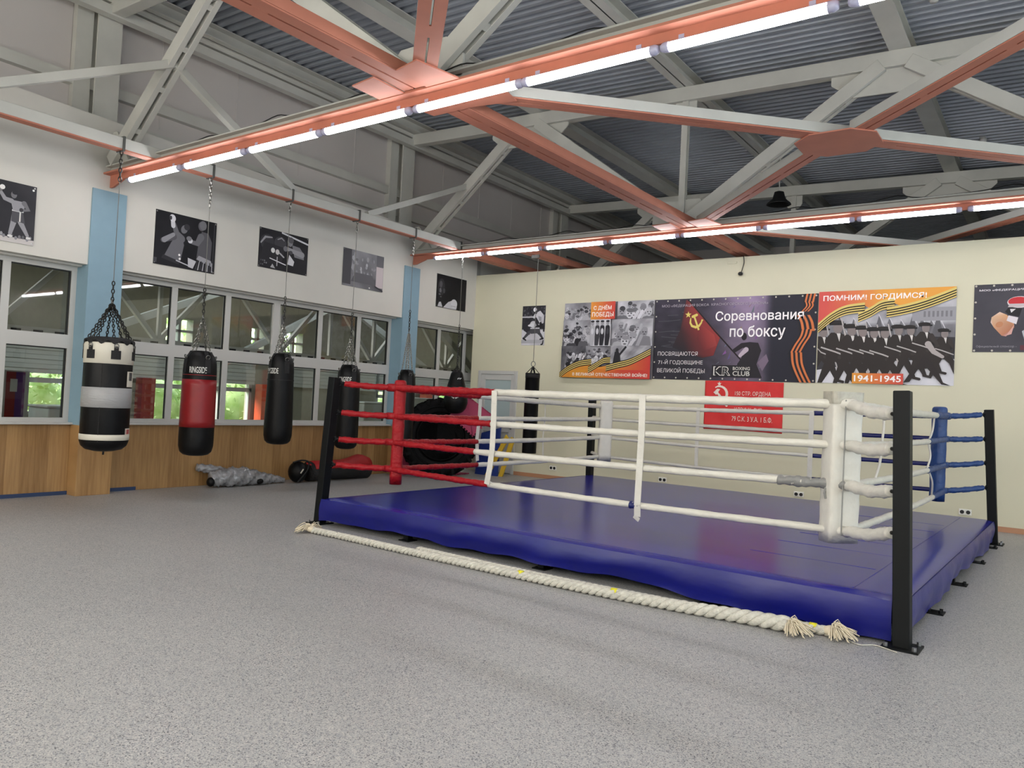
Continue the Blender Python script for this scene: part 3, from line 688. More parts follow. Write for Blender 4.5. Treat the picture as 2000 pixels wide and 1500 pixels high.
# ------------------------------------------------------------------ twisted battle ropes on the floor
def twisted(name, lab, pts, R, frays, tapes, pitch=0.17):
    P = smooth_path(pts, 60 if len(pts) < 9 else 40)
    t = thing(name, lab, 'rope', tuple(P[0][:2])+(0,), group='thick twisted ropes along the ring')
    s = [0]
    for i in range(1, len(P)): s.append(s[-1]+(P[i]-P[i-1]).length)
    n = int(s[-1]/0.014); Q = []; j = 0
    for i in range(n+1):
        x = s[-1]*i/n
        while j < len(s)-2 and s[j+1] < x: j += 1
        f = (x-s[j])/max(1e-6, s[j+1]-s[j]); Q.append(P[j].lerp(P[j+1], clampf(f)))
    rf = R if callable(R) else (lambda x: R)
    b = MB(); ph = [0.0]
    for i in range(1, n+1): ph.append(ph[-1]+2*math.pi*(s[-1]/n)/(pitch*rf(i/n)/0.036))
    for k in range(3):
        pts2 = []
        for i, p in enumerate(Q):
            d = (Q[min(n, i+1)]-Q[max(0, i-1)]).normalized(); sd = d.cross(V((0, 0, 1))).normalized(); up = sd.cross(d)
            r = rf(i/n); an = ph[i]+k*2*math.pi/3
            pts2.append(V((p.x, p.y, r*1.02))+sd*math.cos(an)*r*0.5+up*math.sin(an)*r*0.5)
        b.tube(pts2, lambda i, a: rf(i/n)*0.56, 8)
    b.build('strands', 'ropefib', t, smooth=True)
    for f in frays:
        c = Q[0] if f == 0 else Q[-1]; d = ((Q[0]-Q[2]) if f == 0 else (Q[-1]-Q[-3])).normalized(); b = MB(); rng = random.Random(f*7+3)
        for k in range(120):
            a = rng.uniform(-1.5, 1.5); L = rng.uniform(0.04, 0.17); dd = Matrix.Rotation(a, 3, 'Z') @ d
            st = V((c.x, c.y, 0.02+rng.random()*0.045)); m_ = st+dd*L*0.5+V((0, 0, rng.uniform(0.01, 0.04))); e = st+dd*L; e.z = 0.008+rng.random()*0.04
            b.tube(smooth_path([st, m_, e], 3), 0.0038, 4)
        b.ball((c.x, c.y, 0.04), 0.048, s=(1.1, 1, 0.7)); b.build('frayed_end', 'fray', t, smooth=True)
    for f in tapes:
        i = int(f*n); d = (Q[min(n, i+2)]-Q[max(0, i-2)]).normalized(); r = rf(f); c = V((Q[i].x, Q[i].y, r*1.02))
        MB().tube([c-d*0.022+V((0, 0, r*0.5)), c+d*0.022+V((0, 0, r*0.5))], r*0.66, 10).build('yellow_tape', 'yellow', t, smooth=True)
twisted('battle_rope', 'thick white twisted rope along the ring, frayed at its left end by the ring post', [(3.99, -6.875, 0), (4.6, -6.885, 0), (5.1, -6.91, 0), (5.9, -6.93, 0), (6.97, -6.945, 0), (7.8, -6.915, 0), (8.35, -6.86, 0), (8.62, -6.85, 0)], lambda x: 0.032+0.020*x**4, (0, 1), (0.56, 0.74))
twisted('battle_rope', 'thick white twisted rope nearest the ring, with yellow tape at its frayed right end', [(5.35, -6.80, 0), (5.9, -6.83, 0), (6.97, -6.862, 0), (7.8, -6.832, 0), (8.4, -6.77, 0), (8.62, -6.745, 0), (8.86, -6.74, 0)], 0.032, (1,), (0.93, 0.97, 0.88))
o = MB().tube(smooth_path([(8.95, -6.74, 0.006), (9.04, -6.80, 0.006), (9.12, -6.74, 0.006), (9.25, -6.80, 0.006)], 8), 0.004, 5).build('thin_cord', 'ropefib', smooth=True); tag(o, 'thin loose cord on the floor by the near right post', 'cord')
# ------------------------------------------------------------------ lettering
def text_geo(s, bold=0.0, spacing=1.0, res=3):
    # outlines of the letters, each outer contour filled on its own with the holes that lie in it: [(x, y, layer)], faces, box 0..1
    c = bpy.data.curves.new('lettering_curve', 'FONT'); c.body = s; c.resolution_u = res; c.space_character = spacing; c.fill_mode = 'NONE'
    o = bpy.data.objects.new('lettering_curve', c); COL.objects.link(o)
    dg = bpy.context.evaluated_depsgraph_get(); me = bpy.data.meshes.new_from_object(o.evaluated_get(dg))
    co = [(v.co.x, v.co.y) for v in me.vertices]; nb = {}
    for e in me.edges:
        a, b_ = e.vertices; nb.setdefault(a, []).append(b_); nb.setdefault(b_, []).append(a)
    bpy.data.objects.remove(o); bpy.data.curves.remove(c); bpy.data.meshes.remove(me)
    seen = set(); loops = []
    for st in sorted(nb):
        if st in seen: continue
        lp = [st]; seen.add(st); cur = st+1 if st+1 in nb[st] else nb[st][0]
        while cur not in seen:
            lp.append(cur); seen.add(cur); nx_ = [k for k in nb[cur] if k not in seen]
            if not nx_: break
            cur = nx_[0]
        if len(lp) > 2: loops.append([co[k] for k in lp])
    area = lambda L: sum(L[k-1][0]*L[k][1]-L[k][0]*L[k-1][1] for k in range(len(L)))*0.5
    def inside(p_, L):
        r = False
        for k in range(len(L)):
            (x0, y0), (x1, y1) = L[k-1], L[k]
            if (y0 > p_[1]) != (y1 > p_[1]) and p_[0] < (x1-x0)*(p_[1]-y0)/(y1-y0)+x0: r = not r
        return r
    ar = [area(L) for L in loops]; outs = []; hole_of = {}
    for m_, L in enumerate(loops):
        best = None
        for k, K in enumerate(loops):
            if k != m_ and abs(ar[k]) > abs(ar[m_]) and sum(inside(q_, K) for q_ in L[::2]) > 0.85*len(L[::2]) and (best is None or abs(ar[k]) < abs(ar[best])): best = k
        if best is not None and ar[best]*ar[m_] < 0: hole_of[m_] = best
        elif abs(ar[m_]) > 1e-6: outs.append(m_)
    def grow(L, d):
        # moves a closed outline outwards by d (inwards when negative)
        sg_ = 1 if area(L) > 0 else -1; out = []; n_ = len(L)
        for k in range(n_):
            a, b_, c_ = V((*L[k-1], 0)), V((*L[k], 0)), V((*L[(k+1) % n_], 0)); e0, e1 = (b_-a), (c_-b_)
            if e0.length < 1e-7: e0 = e1
            if e1.length < 1e-7: e1 = e0
            e0.normalize(); e1.normalize(); n0, n1 = V((e0.y, -e0.x, 0)), V((e1.y, -e1.x, 0)); nn = n0+n1
            if nn.length < 1e-4: nn = n0
            nn.normalize(); q_ = b_+nn*(d*sg_/max(0.5, nn.dot(n0))); out.append((q_.x, q_.y))
        return out
    hs = [[grow(loops[h_], -bold) for h_, k in hole_of.items() if k == m_] for m_ in outs]; outs = [grow(loops[m_], bold) for m_ in outs]
    vs = []; fs = []
    for k, L in enumerate(outs):
        pl = [[V((x, y, 0)) for x, y in L]]+[[V((x, y, 0)) for x, y in h_] for h_ in hs[k]]
        flat = [q_ for l_ in pl for q_ in l_]; n0 = len(vs)
        for t_ in tessellate_polygon(pl): fs.append(tuple(n0+q_ for q_ in t_))
        vs += [(q_.x, q_.y, k % 4) for q_ in flat]
    xs = [v[0] for v in vs]; ys = [v[1] for v in vs]; x0, x1, y0, y1 = min(xs), max(xs), min(ys), max(ys)
    return [((v[0]-x0)/(x1-x0), (v[1]-y0)/(y1-y0), v[2]*0.00005) for v in vs], fs
def text_flat(s, fn, w, h, x, y, m, parent, name='lettering', bold=0.0, skew=0.0, spacing=1.0):
    # fn(u, v) -> world point; x, y = lower left of the text box, w, h its size (in fn units)
    vs, fs = text_geo(s, bold, spacing)
    b = MB().add([fn(x+a*w+c*h*skew, y+c*h, d) for a, c, d in vs], fs)
    o = b.build(name, m, parent); return o
PRINT = {}
def ink(c):
    k = tuple(c)
    if k not in PRINT: PRINT[k] = mat('print_%02x%02x%02x' % k, c, 0.5, spec=0.3)
    return PRINT[k]

# ------------------------------------------------------------------ punch bags
CAMX, CAMY = 10.015, -11.978
def bag_text(s, root, x, y, r, z, w, h, dth, m, bold=0.01):
    vs, fs = text_geo(s, bold); th0 = math.atan2(CAMY-y, CAMX-x)+dth; out = []
    for a, c, d in vs:
        th = th0+(a-0.5)*w/r; out.append((x+(r+0.004)*math.cos(th), y+(r+0.004)*math.sin(th), z+(c-0.5)*h))
    return MB().add(out, fs).build('lettering', m, root)
def hang(root, x, y, zt, zr, n, rr, apex, topchain=0.25, m='chain', botchain=0.35):
    # rail fixing, top chain, wire, lower chain, fan of short chains
    b = MB(); b.rng((RX-0.075, y-0.012, 3.975), (RX+0.075, y+0.012, 4.14)); b.build('rail_clamp', 'wire', root)
    MB().chain((x, y, 3.99), (x, y, 3.99-topchain), 0.06, 0.007, 0.015).build('hanging_chain', m, root)
    MB().cyl((x, y, 3.99-topchain), (x, y, apex+botchain), 0.0045, n=6).build('wire', 'wire', root)
    if botchain > 0.05: MB().chain((x, y, apex+botchain), (x, y, apex), 0.05, 0.0065, 0.014).build('hanging_chain', 'darkchain', root)
    MB().torus((x, y, apex-0.01), 0.028, 0.007, (1, -0.9, 0), (0, 0, 1), 14, 6).build('ring', 'chain', root, smooth=True)
    for k in range(n):
        a = 2*math.pi*k/n+0.5
        MB().chain((x+0.01*math.cos(a), y+0.01*math.sin(a), apex-0.035), (x+rr*math.cos(a), y+rr*math.sin(a), zt), 0.042, 0.006, 0.012).build('short_chain', 'darkchain' if n > 5 else m, root)
def domed(x, y, zt, zb, r, rb=None):
    rb = rb or r; H = zt-zb
    return [(0.001, H*0.995), (r*0.45, H*0.998), (r*0.62, H-0.02), (r*0.86, H-0.075), (r*0.97, H-0.16), (r, H-0.26), (rb, 0.22), (rb*0.985, 0.12), (rb*0.9, 0.05), (rb*0.72, 0.016), (rb*0.45, 0.002), (0.001, 0.0)][::-1]
def seg(prof, h0, h1, off):
    # part of a profile between two heights, pushed out by off
    def rad(h):
        for (r0, a), (r1, c) in zip(prof, prof[1:]):
            if a <= h <= c and c > a: return r0+(r1-r0)*(h-a)/(c-a)
        return prof[-1][0]
    k = 8; ps = [(rad(h0+(h1-h0)*i/k)+off, h0+(h1-h0)*i/k) for i in range(k+1)]
    return [(ps[0][0]-off*1.5, h0)]+ps+[(ps[-1][0]-off*1.5, h1)]
BX = 1.42
def bag(y, zt, zb, r, rb, lab, text=None, red=None, seam=None, n=4, apex=None, top=0.25, fix=True):
    t = thing('punch_bag', lab, 'punch bag', (BX, y, zb), group='punch bags along the windows')
    pf = domed(BX, y, zt, zb, r, rb)
    MB().lathe(pf, (BX, y, zb), 36).build('body', 'blacklea', t, smooth=True)
    if red:
        o = MB().lathe(seg(pf, red[0]-zb, red[1]-zb, 0.003), (BX, y, zb), 36).build('red_panel', 'redlea', t, smooth=True); o['label'] = 'red middle panel'
    if seam: MB().lathe(seg(pf, seam-zb, seam-zb+0.012, 0.004), (BX, y, zb), 36).build('seam_band', 'webbing', t, smooth=True)
    # strap loops with d-rings over the shoulder
    for k in range(4):
        a = math.atan2(CAMY-y, CAMX-BX)+0.45+k*math.pi/2
        c = V((BX, y, 0)); d = V((math.cos(a), math.sin(a), 0)); s = V((-d.y, d.x, 0)); b = MB()
        b.bar(c+d*(r*0.99)+V((0, 0, zt-0.27)), c+d*(r*0.93)+V((0, 0, zt-0.115)), 0.07, 0.012, up=d)
        b.bar(c+d*(r*0.93)+V((0, 0, zt-0.115)), c+d*(r*0.62)+V((0, 0, zt-0.01)), 0.045, 0.012, up=d); b.build('strap', 'webbing', t)
        MB().torus(c+d*(r*0.95)+V((0, 0, zt-0.085)), 0.026, 0.006, s, d*0.4+V((0, 0, 1)), 12, 6).build('ring_fitting', 'chain', t, smooth=True)
    if text: bag_text(text[0], t, BX, y, r, text[1], text[2], 0.075, text[3], ink((205, 205, 200)), 0.015)
    hang(t, BX, y, zt+0.005, 0, n, r*0.58, apex or zt+0.42, top)
    return t
b2 = bag(-6.57, 1.84, 0.555, 0.196, 0.203, 'black punch bag with a wide red middle, hanging in front of the window', ('RINGSIDE', 1.600, 0.20, -0.12), red=(0.905, 1.485), top=0.38)
MB().lathe([(0.1975, 0), (0.2005, 0.003), (0.1975, 0.008)], (BX, -6.57, 1.535), 36).build('stitch_line', 'redlea', b2)
bag(-5.37, 1.905, 0.673, 0.168, 0.187, 'all black punch bag hanging clear of the ring, next to the red-banded one', ('RINGSIDE', 1.66, 0.20, -0.80), seam=1.535, top=0.15)
bag(-4.15, 1.835, 0.584, 0.166, 0.176, 'all black punch bag hanging directly behind the red ring ropes, beside the left ring post', ('RINGSIDE', 1.61, 0.19, -0.35), top=0.2)
bag(-2.92, 1.838, 0.616, 0.142, 0.146, 'narrow black punch bag in front of the far blue pilaster, behind the red corner pad', None, top=0.3, apex=2.45)
# cream-banded heavy bag
y, zt, zb, r = -7.684, 1.89, 0.63, 0.245
t = thing('punch_bag', 'thick black punch bag with cream bands and silver tape, before the blue pilaster', 'punch bag', (BX, y, zb), group='punch bags along the windows')
pf = [(0.001, 0.0), (r*0.4, 0.008), (r*0.75, 0.03), (r*0.93, 0.07), (r, 0.12), (r, 1.22), (r*0.97, 1.235), (0.001, 1.235)]
MB().lathe(pf, (BX, y, zb), 40).build('body', 'blacklea', t, smooth=True)
o = MB().lathe([(r, 0.97), (r+0.004, 0.972), (r+0.004, 1.19), (r, 1.2)], (BX, y, zb), 40).build('top_band', 'offwhite', t, smooth=True); o['label'] = 'cream band'
o = MB().lathe([(r, 0.135), (r+0.004, 0.138), (r+0.004, 0.195), (r, 0.198)], (BX, y, zb), 40).build('bottom_band', 'offwhite', t, smooth=True); o['label'] = 'cream band'
o = MB().lathe([(r, 0.49), (r+0.005, 0.493), (r+0.006, 0.6), (r+0.005, 0.707), (r, 0.71)], (BX, y, zb), 40).build('tape_band', 'silver_tape', t, smooth=True); o['label'] = 'silver tape'
vs = []; fs = []; n = 72
for i in range(n):
    a = 2*math.pi*i/n; z1 = zb+1.20+0.022*math.cos(i*math.pi/3)
    vs += [(BX+(r+0.009)*math.cos(a), y+(r+0.009)*math.sin(a), z1), (BX+(r+0.004)*math.cos(a), y+(r+0.004)*math.sin(a), zb+1.235), (BX+r*0.80*math.cos(a), y+r*0.80*math.sin(a), zb+1.262), (BX+r*0.5*math.cos(a), y+r*0.5*math.sin(a), zb+1.245)]
for i in range(n):
    for k in range(3): fs.append((4*i+k, 4*((i+1) % n)+k, 4*((i+1) % n)+k+1, 4*i+k+1))
MB().add(vs, fs).build('scalloped_skirt', 'webbing', t, smooth=True)
th0 = math.atan2(CAMY-y, CAMX-BX)
for dth in (-0.78, 0.27, 1.32, 2.37, -1.83, 3.3):
    a = th0+dth; d = V((math.cos(a), math.sin(a), 0)); s = V((-d.y, d.x, 0)); b = MB()
    for q in (-1, 0, 1):
        a2 = a+q*0.11; d2 = V((math.cos(a2), math.sin(a2), 0)); b.bar(V((BX, y, zb+1.02))+d2*(r+0.008), V((BX, y, zb+1.115))+d2*(r+0.008), 0.042, 0.010, up=d2)
    b.bar(V((BX, y, zb+1.10))+d*(r+0.010), V((BX, y, zb+1.16))+d*(r+0.010), 0.045, 0.010, up=d)
    b.build('strap', 'webbing', t); MB().torus(V((BX, y, zb+1.165))+d*(r+0.014), 0.022, 0.005, s, (0, 0, 1), 12, 6).build('ring_fitting', 'chain', t, smooth=True)
def patch(dth, z, w, h, m, nm):
    vs = []; k = 6
    for i in range(k+1):
        a = th0+dth+(i/k-0.5)*w/r
        vs += [(BX+(r+0.006)*math.cos(a), y+(r+0.006)*math.sin(a), z-h/2), (BX+(r+0.006)*math.cos(a), y+(r+0.006)*math.sin(a), z+h/2)]
    return MB().add(vs, [(2*i, 2*i+2, 2*i+3, 2*i+1) for i in range(k)]).build(nm, m, t)
patch(1.12, 1.44, 0.13, 0.17, 'offwhite', 'label_patch'); patch(1.12, 1.47, 0.07, 0.09, ink((60, 60, 62)), 'printed_mark'); patch(1.15, 0.86, 0.11, 0.075, 'offwhite', 'label_patch'); patch(1.15, 0.86, 0.085, 0.05, 'bagred', 'printed_mark')
MB().bar((BX, y, zb-0.035), (BX+0.005, y, zb+0.01), 0.02, 0.006).build('bottom_loop', 'webbing', t)
MB().bar((BX+r*math.cos(th0-0.25)*1.004, y+r*math.sin(th0-0.25)*1.004, zb+0.12), (BX+r*math.cos(th0-0.25)*1.004, y+r*math.sin(th0-0.25)*1.004, zb+0.97), 0.006, 0.004, up=(1, -1, 0)).build('seam', 'webbing', t)
hang(t, BX, y, zt-0.005, 0, 8, r*0.86, 2.30, 0.35, 'darkchain', 0.22)
# teardrop bag
y, zt, zb = -1.66, 1.885, 1.145
t = thing('punch_bag', 'black teardrop punch bag above the red ropes, near the corner of the room', 'punch bag', (BX, y, zb), group='punch bags along the windows')
MB().lathe([(0.001, 0), (0.08, 0.006), (0.135, 0.035), (0.185, 0.10), (0.208, 0.19), (0.212, 0.24), (0.195, 0.33), (0.155, 0.50), (0.115, 0.66), (0.105, 0.70), (0.085, 0.735), (0.001, 0.742)], (BX, y, zb), 36).build('body', 'blacklea', t, smooth=True)
b = MB()
for k in range(7):
    a = k*2*math.pi/7; b.bar((BX+0.10*math.cos(a), y+0.10*math.sin(a), zb+0.69), (BX+0.05*math.cos(a), y+0.05*math.sin(a), zb+0.76), 0.045, 0.014, up=(math.cos(a), math.sin(a), 0))
b.build('gathered_top', 'webbing', t)
th = math.atan2(CAMY-y, CAMX-BX)
b = MB()
for i in range(9):
    a = th-0.35+i*0.06; z = zb+0.285+0.022*math.sin(i*1.7); a2 = a+0.055; z2 = zb+0.285+0.022*math.sin((i+1)*1.7+0.6); rr = 0.208
    b.bar((BX+rr*math.cos(a), y+rr*math.sin(a), z), (BX+rr*math.cos(a2), y+rr*math.sin(a2), z2), 0.012, 0.004, up=(math.cos(a), math.sin(a), 0))
for i in range(4):
    a = th+0.12+i*0.14; rr = 0.135; b.bar((BX+rr*math.cos(a), y+rr*math.sin(a), zb+0.60+0.02*(i % 2)), (BX+(rr-.002)*math.cos(a+.1), y+(rr-.002)*math.sin(a+.1), zb+0.62), 0.016, 0.004, up=(math.cos(a), math.sin(a), 0))
b.build('printed_mark', ink((190, 190, 188)), t)
b = MB(); b.rng((RX-0.075, y-0.125, 3.975), (RX+0.075, y-0.10, 4.14)); b.rng((BX-0.008, y-0.12, 3.96), (BX+0.008, y+0.005, 3.985)); b.build('rail_clamp', 'wire', t)
MB().chain((BX, y, 3.97), (BX, y, 3.70), 0.06, 0.006, 0.014).build('hanging_chain', 'chain', t)
MB().cyl((BX, y, 3.70), (BX, y, 2.7), 0.0045, n=6).build('wire', 'wire', t); MB().chain((BX, y, 2.7), (BX, y, 1.93), 0.05, 0.006, 0.013).build('hanging_chain', 'darkchain', t)
for k in range(4):
    a = k*math.pi/2+.4; MB().chain((BX, y, 1.99), (BX+0.06*math.cos(a), y+0.06*math.sin(a), zb+0.745), 0.035, 0.005, 0.010).build('short_chain', 'darkchain', t)
# slim bag by the door
x, y, zt, zb, r = 2.55, -0.97, 1.915, 0.53, 0.124
t = thing('punch_bag', 'slim straight black punch bag hanging between the door and the ring', 'punch bag', (x, y, zb))
MB().lathe([(0.001, 0), (r*0.97, 0.0), (r, 0.01), (r, 1.36), (r*1.03, 1.365), (r*1.03, 1.385), (r*0.9, 1.385), (r*0.88, 1.36), (0.001, 1.36)], (x, y, zb), 30).build('body', 'blacklea', t, smooth=True)
MB().lathe([(r*1.0, 1.30), (r*1.025, 1.302), (r*1.025, 1.385), (r*0.98, 1.386)], (x, y, zb), 30).build('top_hem', 'webbing', t, smooth=True)
b = MB()
for k in range(4):
    a = k*math.pi/2+0.3; b.bar((x+r*math.cos(a), y+r*math.sin(a), zt-0.01), (x, y, zt+0.12), 0.03, 0.006, up=(math.cos(a), math.sin(a), 0.3))
b.build('strap', 'webbing', t)
MB().torus((x, y, zt+0.16), 0.035, 0.007, (0.8, 0.6, 0), (0, 0, 1), 14, 6, sy=1.3).build('ring', 'chain', t, smooth=True)
MB().cyl((x, y, zt+0.2), (x, y, 3.93), 0.005, n=6).build('wire', 'wire', t)
b = MB(); b.rng((x-0.14, y-0.01, 3.93), (x+0.02, y+0.01, 3.985)); b.build('rail_clamp', 'wire', t)

# ------------------------------------------------------------------ things on the floor by the left wall
rng = random.Random(5)
t = thing('wrapped_bundle', 'crumpled bundle in clear plastic wrap on the floor below the red-banded bag', 'bundle', (0.42, -5.0, 0))
P = smooth_path([(0.40, -5.68, 0.12), (0.44, -5.45, 0.135), (0.44, -5.15, 0.13), (0.42, -4.85, 0.085), (0.42, -4.65, 0.072), (0.42, -4.44, 0.04)], 14)
R0 = [0.075+0.055*math.sin(clampf(i/len(P)*1.9)*math.pi*0.75+0.25) if i < len(P)*0.5 else 0.105-0.075*(i/len(P)-0.5)*2 for i in range(len(P))]
def lump(i, a):
    return R0[i]*(1+0.10*math.sin(a*3+i*0.7)+0.08*math.sin(a*7-i*1.9)+0.07*math.sin(i*2.6+a*2))
b = MB().tube(P, lump, 22); 
for p in b.v: p.z = max(p.z, 0.003)
b.build('wrap_body', 'wrap', t, smooth=True)
b = MB().tube(smooth_path([(0.40, -5.40, 0.16), (0.30, -5.52, 0.22), (0.24, -5.68, 0.255), (0.22, -5.78, 0.27)], 8), lambda i, a: (0.075-0.0012*i)*(1+0.15*math.sin(a*3+i)+0.1*math.sin(a*5-i*1.3)), 16)
b.build('wrapped_arm', 'wrap', t, smooth=True)
MB().ball((0.45, -5.70, 0.085), 0.075, s=(0.9, 0.7, 0.9)).build('dark_end', 'blacklea', t, smooth=True)
MB().ball((0.53, -4.95, 0.06), 0.05, s=(0.6, 1.2, 0.8)).build('dark_patch', 'blacklea', t, smooth=True)
t = thing('equipment_bag', 'long black and red equipment bag on the floor behind the left ring post', 'bag', (0.52, -3.5, 0))
b = MB().tube([(0.50, -4.06, 0.16), (0.50, -3.6, 0.165), (0.50, -3.1, 0.16), (0.50, -2.82, 0.15)], lambda i, a: 0.155*(1+0.03*math.sin(a*3+i)), 22); b.build('bag_body', 'webbing', t, smooth=True)
vs = []; fs = []
for i in range(13):
    yy = -4.02+1.2*i/12; lift = 0.0+0.10*math.exp(-((i-10)/2.0)**2)
    for k in range(11):
        an = math.radians(18+144*k/10); rr = 0.165*(1+0.02*math.sin(i*2+k))
        vs.append((0.50+rr*math.cos(an), yy, 0.16+rr*math.sin(an)+lift*math.sin(an)*0.8))
for i in range(12):
    for k in range(10): fs.append((i*11+k, (i+1)*11+k, (i+1)*11+k+1, i*11+k+1))
o = MB().add(vs, fs).build('red_cover', 'bagred', t, smooth=True); o['label'] = 'red top cover'
m_ = o.modifiers.new('solid', 'SOLIDIFY'); m_.thickness = 0.008
o = MB().lathe([(0.001, 0.0), (0.12, 0.0), (0.135, -0.02), (0.12, -0.04), (0.10, -0.012), (0.001, -0.012)], (0.50, -2.79, 0.15), 24, axis=(0.25, 1, 0)).build('end_disc', 'bagend', t, smooth=True); o['label'] = 'pale green end'
t = thing('head_guard', 'black head guard with loose straps touching the long red and black bag', 'head guard', (0.50, -4.26, 0))
MB().ball((0.50, -4.25, 0.165), 0.165, 18, 12, s=(0.95, 0.85, 1.0)).build('shell', 'blacklea', t, smooth=True)
b = MB(); b.tube(smooth_path([(0.62, -4.14, 0.30), (0.66, -4.2, 0.2), (0.66, -4.3, 0.1), (0.64, -4.36, 0.02)], 6), 0.012, 6); b.tube(smooth_path([(0.5, -4.35, 0.31), (0.56, -4.22, 0.345), (0.6, -4.1, 0.3), (0.66, -4.05, 0.12)], 6), 0.014, 6); b.build('strap', 'webbing', t, smooth=True)
MB().bar((0.655, -4.32, 0.16), (0.655, -4.27, 0.22), 0.02, 0.004, up=(1, 0, 0)).build('white_trim', 'offwhite', t)
MB().bar((0.60, -4.17, 0.30), (0.62, -4.10, 0.28), 0.05, 0.01, up=(0.4, 0, 1)).build('red_trim', 'bagred', t)

# ------------------------------------------------------------------ tyre and foam mats in the corner
TC_ = V((0.99, -1.55, 0.695)); AX = V((0.74, -0.66, 0.16)).normalized(); R_ = 0.70
t = thing('tractor_tyre', 'huge black tractor tyre leaning in the corner under the teardrop bag', 'tyre', (0.99, -1.55, 0))
w = 0.17
MB().lathe([(0.33, -w*0.6), (0.36, -w*0.85), (0.46, -w*1.05), (0.60, -w), (0.665, -w*0.8), (0.675, 0), (0.665, w*0.8), (0.60, w), (0.46, w*1.05), (0.36, w*0.85), (0.33, w*0.6), (0.345, 0), (0.33, -w*0.6)], TC_, 48, axis=AX).build('carcass', 'rubber', t, smooth=True)
a_ = AX.cross(V((0, 0, 1))).normalized(); b_ = AX.cross(a_); b = MB()
for k in range(22):
    for s in (-1, 1):
        an = 2*math.pi*(k+0.25*s)/22; rad = a_*math.cos(an)+b_*math.sin(an); tg = a_*-math.sin(an)+b_*math.cos(an)
        c0 = TC_+rad*0.685+AX*(s*0.01); c1 = TC_+rad*0.675+AX*(s*w*0.98)+tg*0.10
        b.bar(c0, c1, 0.055, 0.05, up=rad)
        b.bar(c1, c1-rad*0.09+AX*(s*0.01), 0.05, 0.03, up=AX)
b.build('tread_lugs', 'rubber', t)
b = MB(); b.lathe([(0.40, w*1.0), (0.41, w*1.1), (0.42, w*1.0)], TC_, 48, axis=AX); b.lathe([(0.53, w*1.03), (0.54, w*1.1), (0.55, w*1.03)], TC_, 48, axis=AX); b.build('sidewall_ridge', 'rubber', t, smooth=True)
def jigsaw(pts, step=0.055, depth=0.022, edges=None):
    out = []
    for i in range(len(pts)):
        p, q = V(pts[i]+(0,)), V(pts[(i+1) % len(pts)]+(0,)); d = q-p; L = d.length; d.normalize(); nn = V((d.y, -d.x, 0))
        if edges is not None and i not in edges: out.append((p.x, p.y)); continue
        k = max(2, int(L/step))
        for j in range(k):
            a = p+d*(L*j/k); c = p+d*(L*(j+0.5)/k); o = depth
            out += [(a.x, a.y), (a.x+nn.x*o-d.x*0.006, a.y+nn.y*o-d.y*0.006), (c.x+nn.x*o+d.x*0.006, c.y+nn.y*o+d.y*0.006), (c.x, c.y)]
    return out
def foam(poly, o, u, v, th, m, lab):
    ob = MB().prism(poly, o, u, v, th).build('foam_mat', m); tag(ob, lab, 'foam mat', 'foam mats in the corner'); return ob
foam([(0.98, 0.0), (1.50, 0.0), (1.42, 0.90), (1.0, 0.78)], (0, -0.46, 0.0), (1, 0, 0), (0, 0.16, 1), (0, 0.045, 0.004), 'bluefoam', 'blue foam mat standing on edge before the white door')
foam([(1.25, 0), (1.335, 0), (1.675, 0.71), (1.60, 0.78)], (0, -0.50, 0.0), (1, 0, 0), (0, 0.16, 1), (0, 0.035, 0.004), 'yellowfoam', 'yellow foam strip slanting in front of the blue mat')
foam([(1.51, 0), (1.595, 0), (1.76, 0.70), (1.67, 0.74)], (0, -0.42, 0.0), (1, 0, 0), (0, 0.16, 1), (0, 0.035, 0.004), 'yellowfoam', 'yellow foam strip standing right of the blue mat')
foam(jigsaw([(0.43, 1.49), (0.955, 1.125), (0.57, 0.74), (0.14, 1.105)][::-1], 0.055, -0.022), (1.247, -1.780, 0.0), (0.6656, 0.7463, 0), (-0.119, 0.106, 1), (0.0164, -0.0146, 0.0), 'magenta', 'magenta jigsaw mat propped on one corner against the tyre')
foam(jigsaw([(-2.12, 0.0), (-1.55, 0.0), (-1.55, 0.42), (-2.12, 0.50)], 0.06, 0.02, (3,)), (0.47, 0, 0.0), (0, 1, 0), (-0.16, 0, 1), (0.022, 0, 0.006), 'magenta', 'magenta foam mat leaning on the panelling, left of the tyre')
foam(jigsaw([(0.25, -1.0), (0.95, -1.0), (0.95, -0.62), (0.25, -0.62)], 0.06, 0.02), (0, 0, 0.0), (1, 0, 0), (0, 1, 0), (0, 0, 0.02), 'magenta', 'magenta jigsaw mat lying flat on the floor behind the tyre')

# ------------------------------------------------------------------ small fittings on the cream wall
for i, (xx, lab) in enumerate(((2.366, 'white double socket low on the cream wall near the door'), (4.566, 'white double socket on the cream wall below the collage banner'), (6.804, 'white double socket on the cream wall right of the red flag'), (8.994, 'white double socket on the cream wall behind the blue corner'))):
    t = thing('wall_socket', lab, 'socket', (xx, WY, 0.21), group='double sockets along the cream wall')
    MB().rng((xx-0.075, WY-0.016, 0.17), (xx+0.075, WY, 0.25)).build('plate', 'socket', t, bevel=0.006)
    b = MB()
    for s in (-0.036, 0.036): b.lathe([(0.001, 0), (0.026, 0), (0.026, 0.004), (0.001, 0.004)], (xx+s, WY-0.02, 0.21), 14, axis=(0, 1, 0))
    b.build('outlet', 'charcoal', t)
t = thing('security_camera', 'small dark camera hanging on a cable near the top of the cream wall', 'camera', (5.79, WY-0.05, 3.62))
MB().ball((5.775, WY-0.06, 3.635), 0.035, s=(1.1, 1.1, 0.9)).build('head', 'charcoal', t, smooth=True)
MB().lathe([(0.001, 0), (0.03, 0), (0.03, 0.012), (0.001, 0.012)], (5.775, WY-0.012, 3.645), 14, axis=(0, 1, 0)).build('base', 'pvc', t)
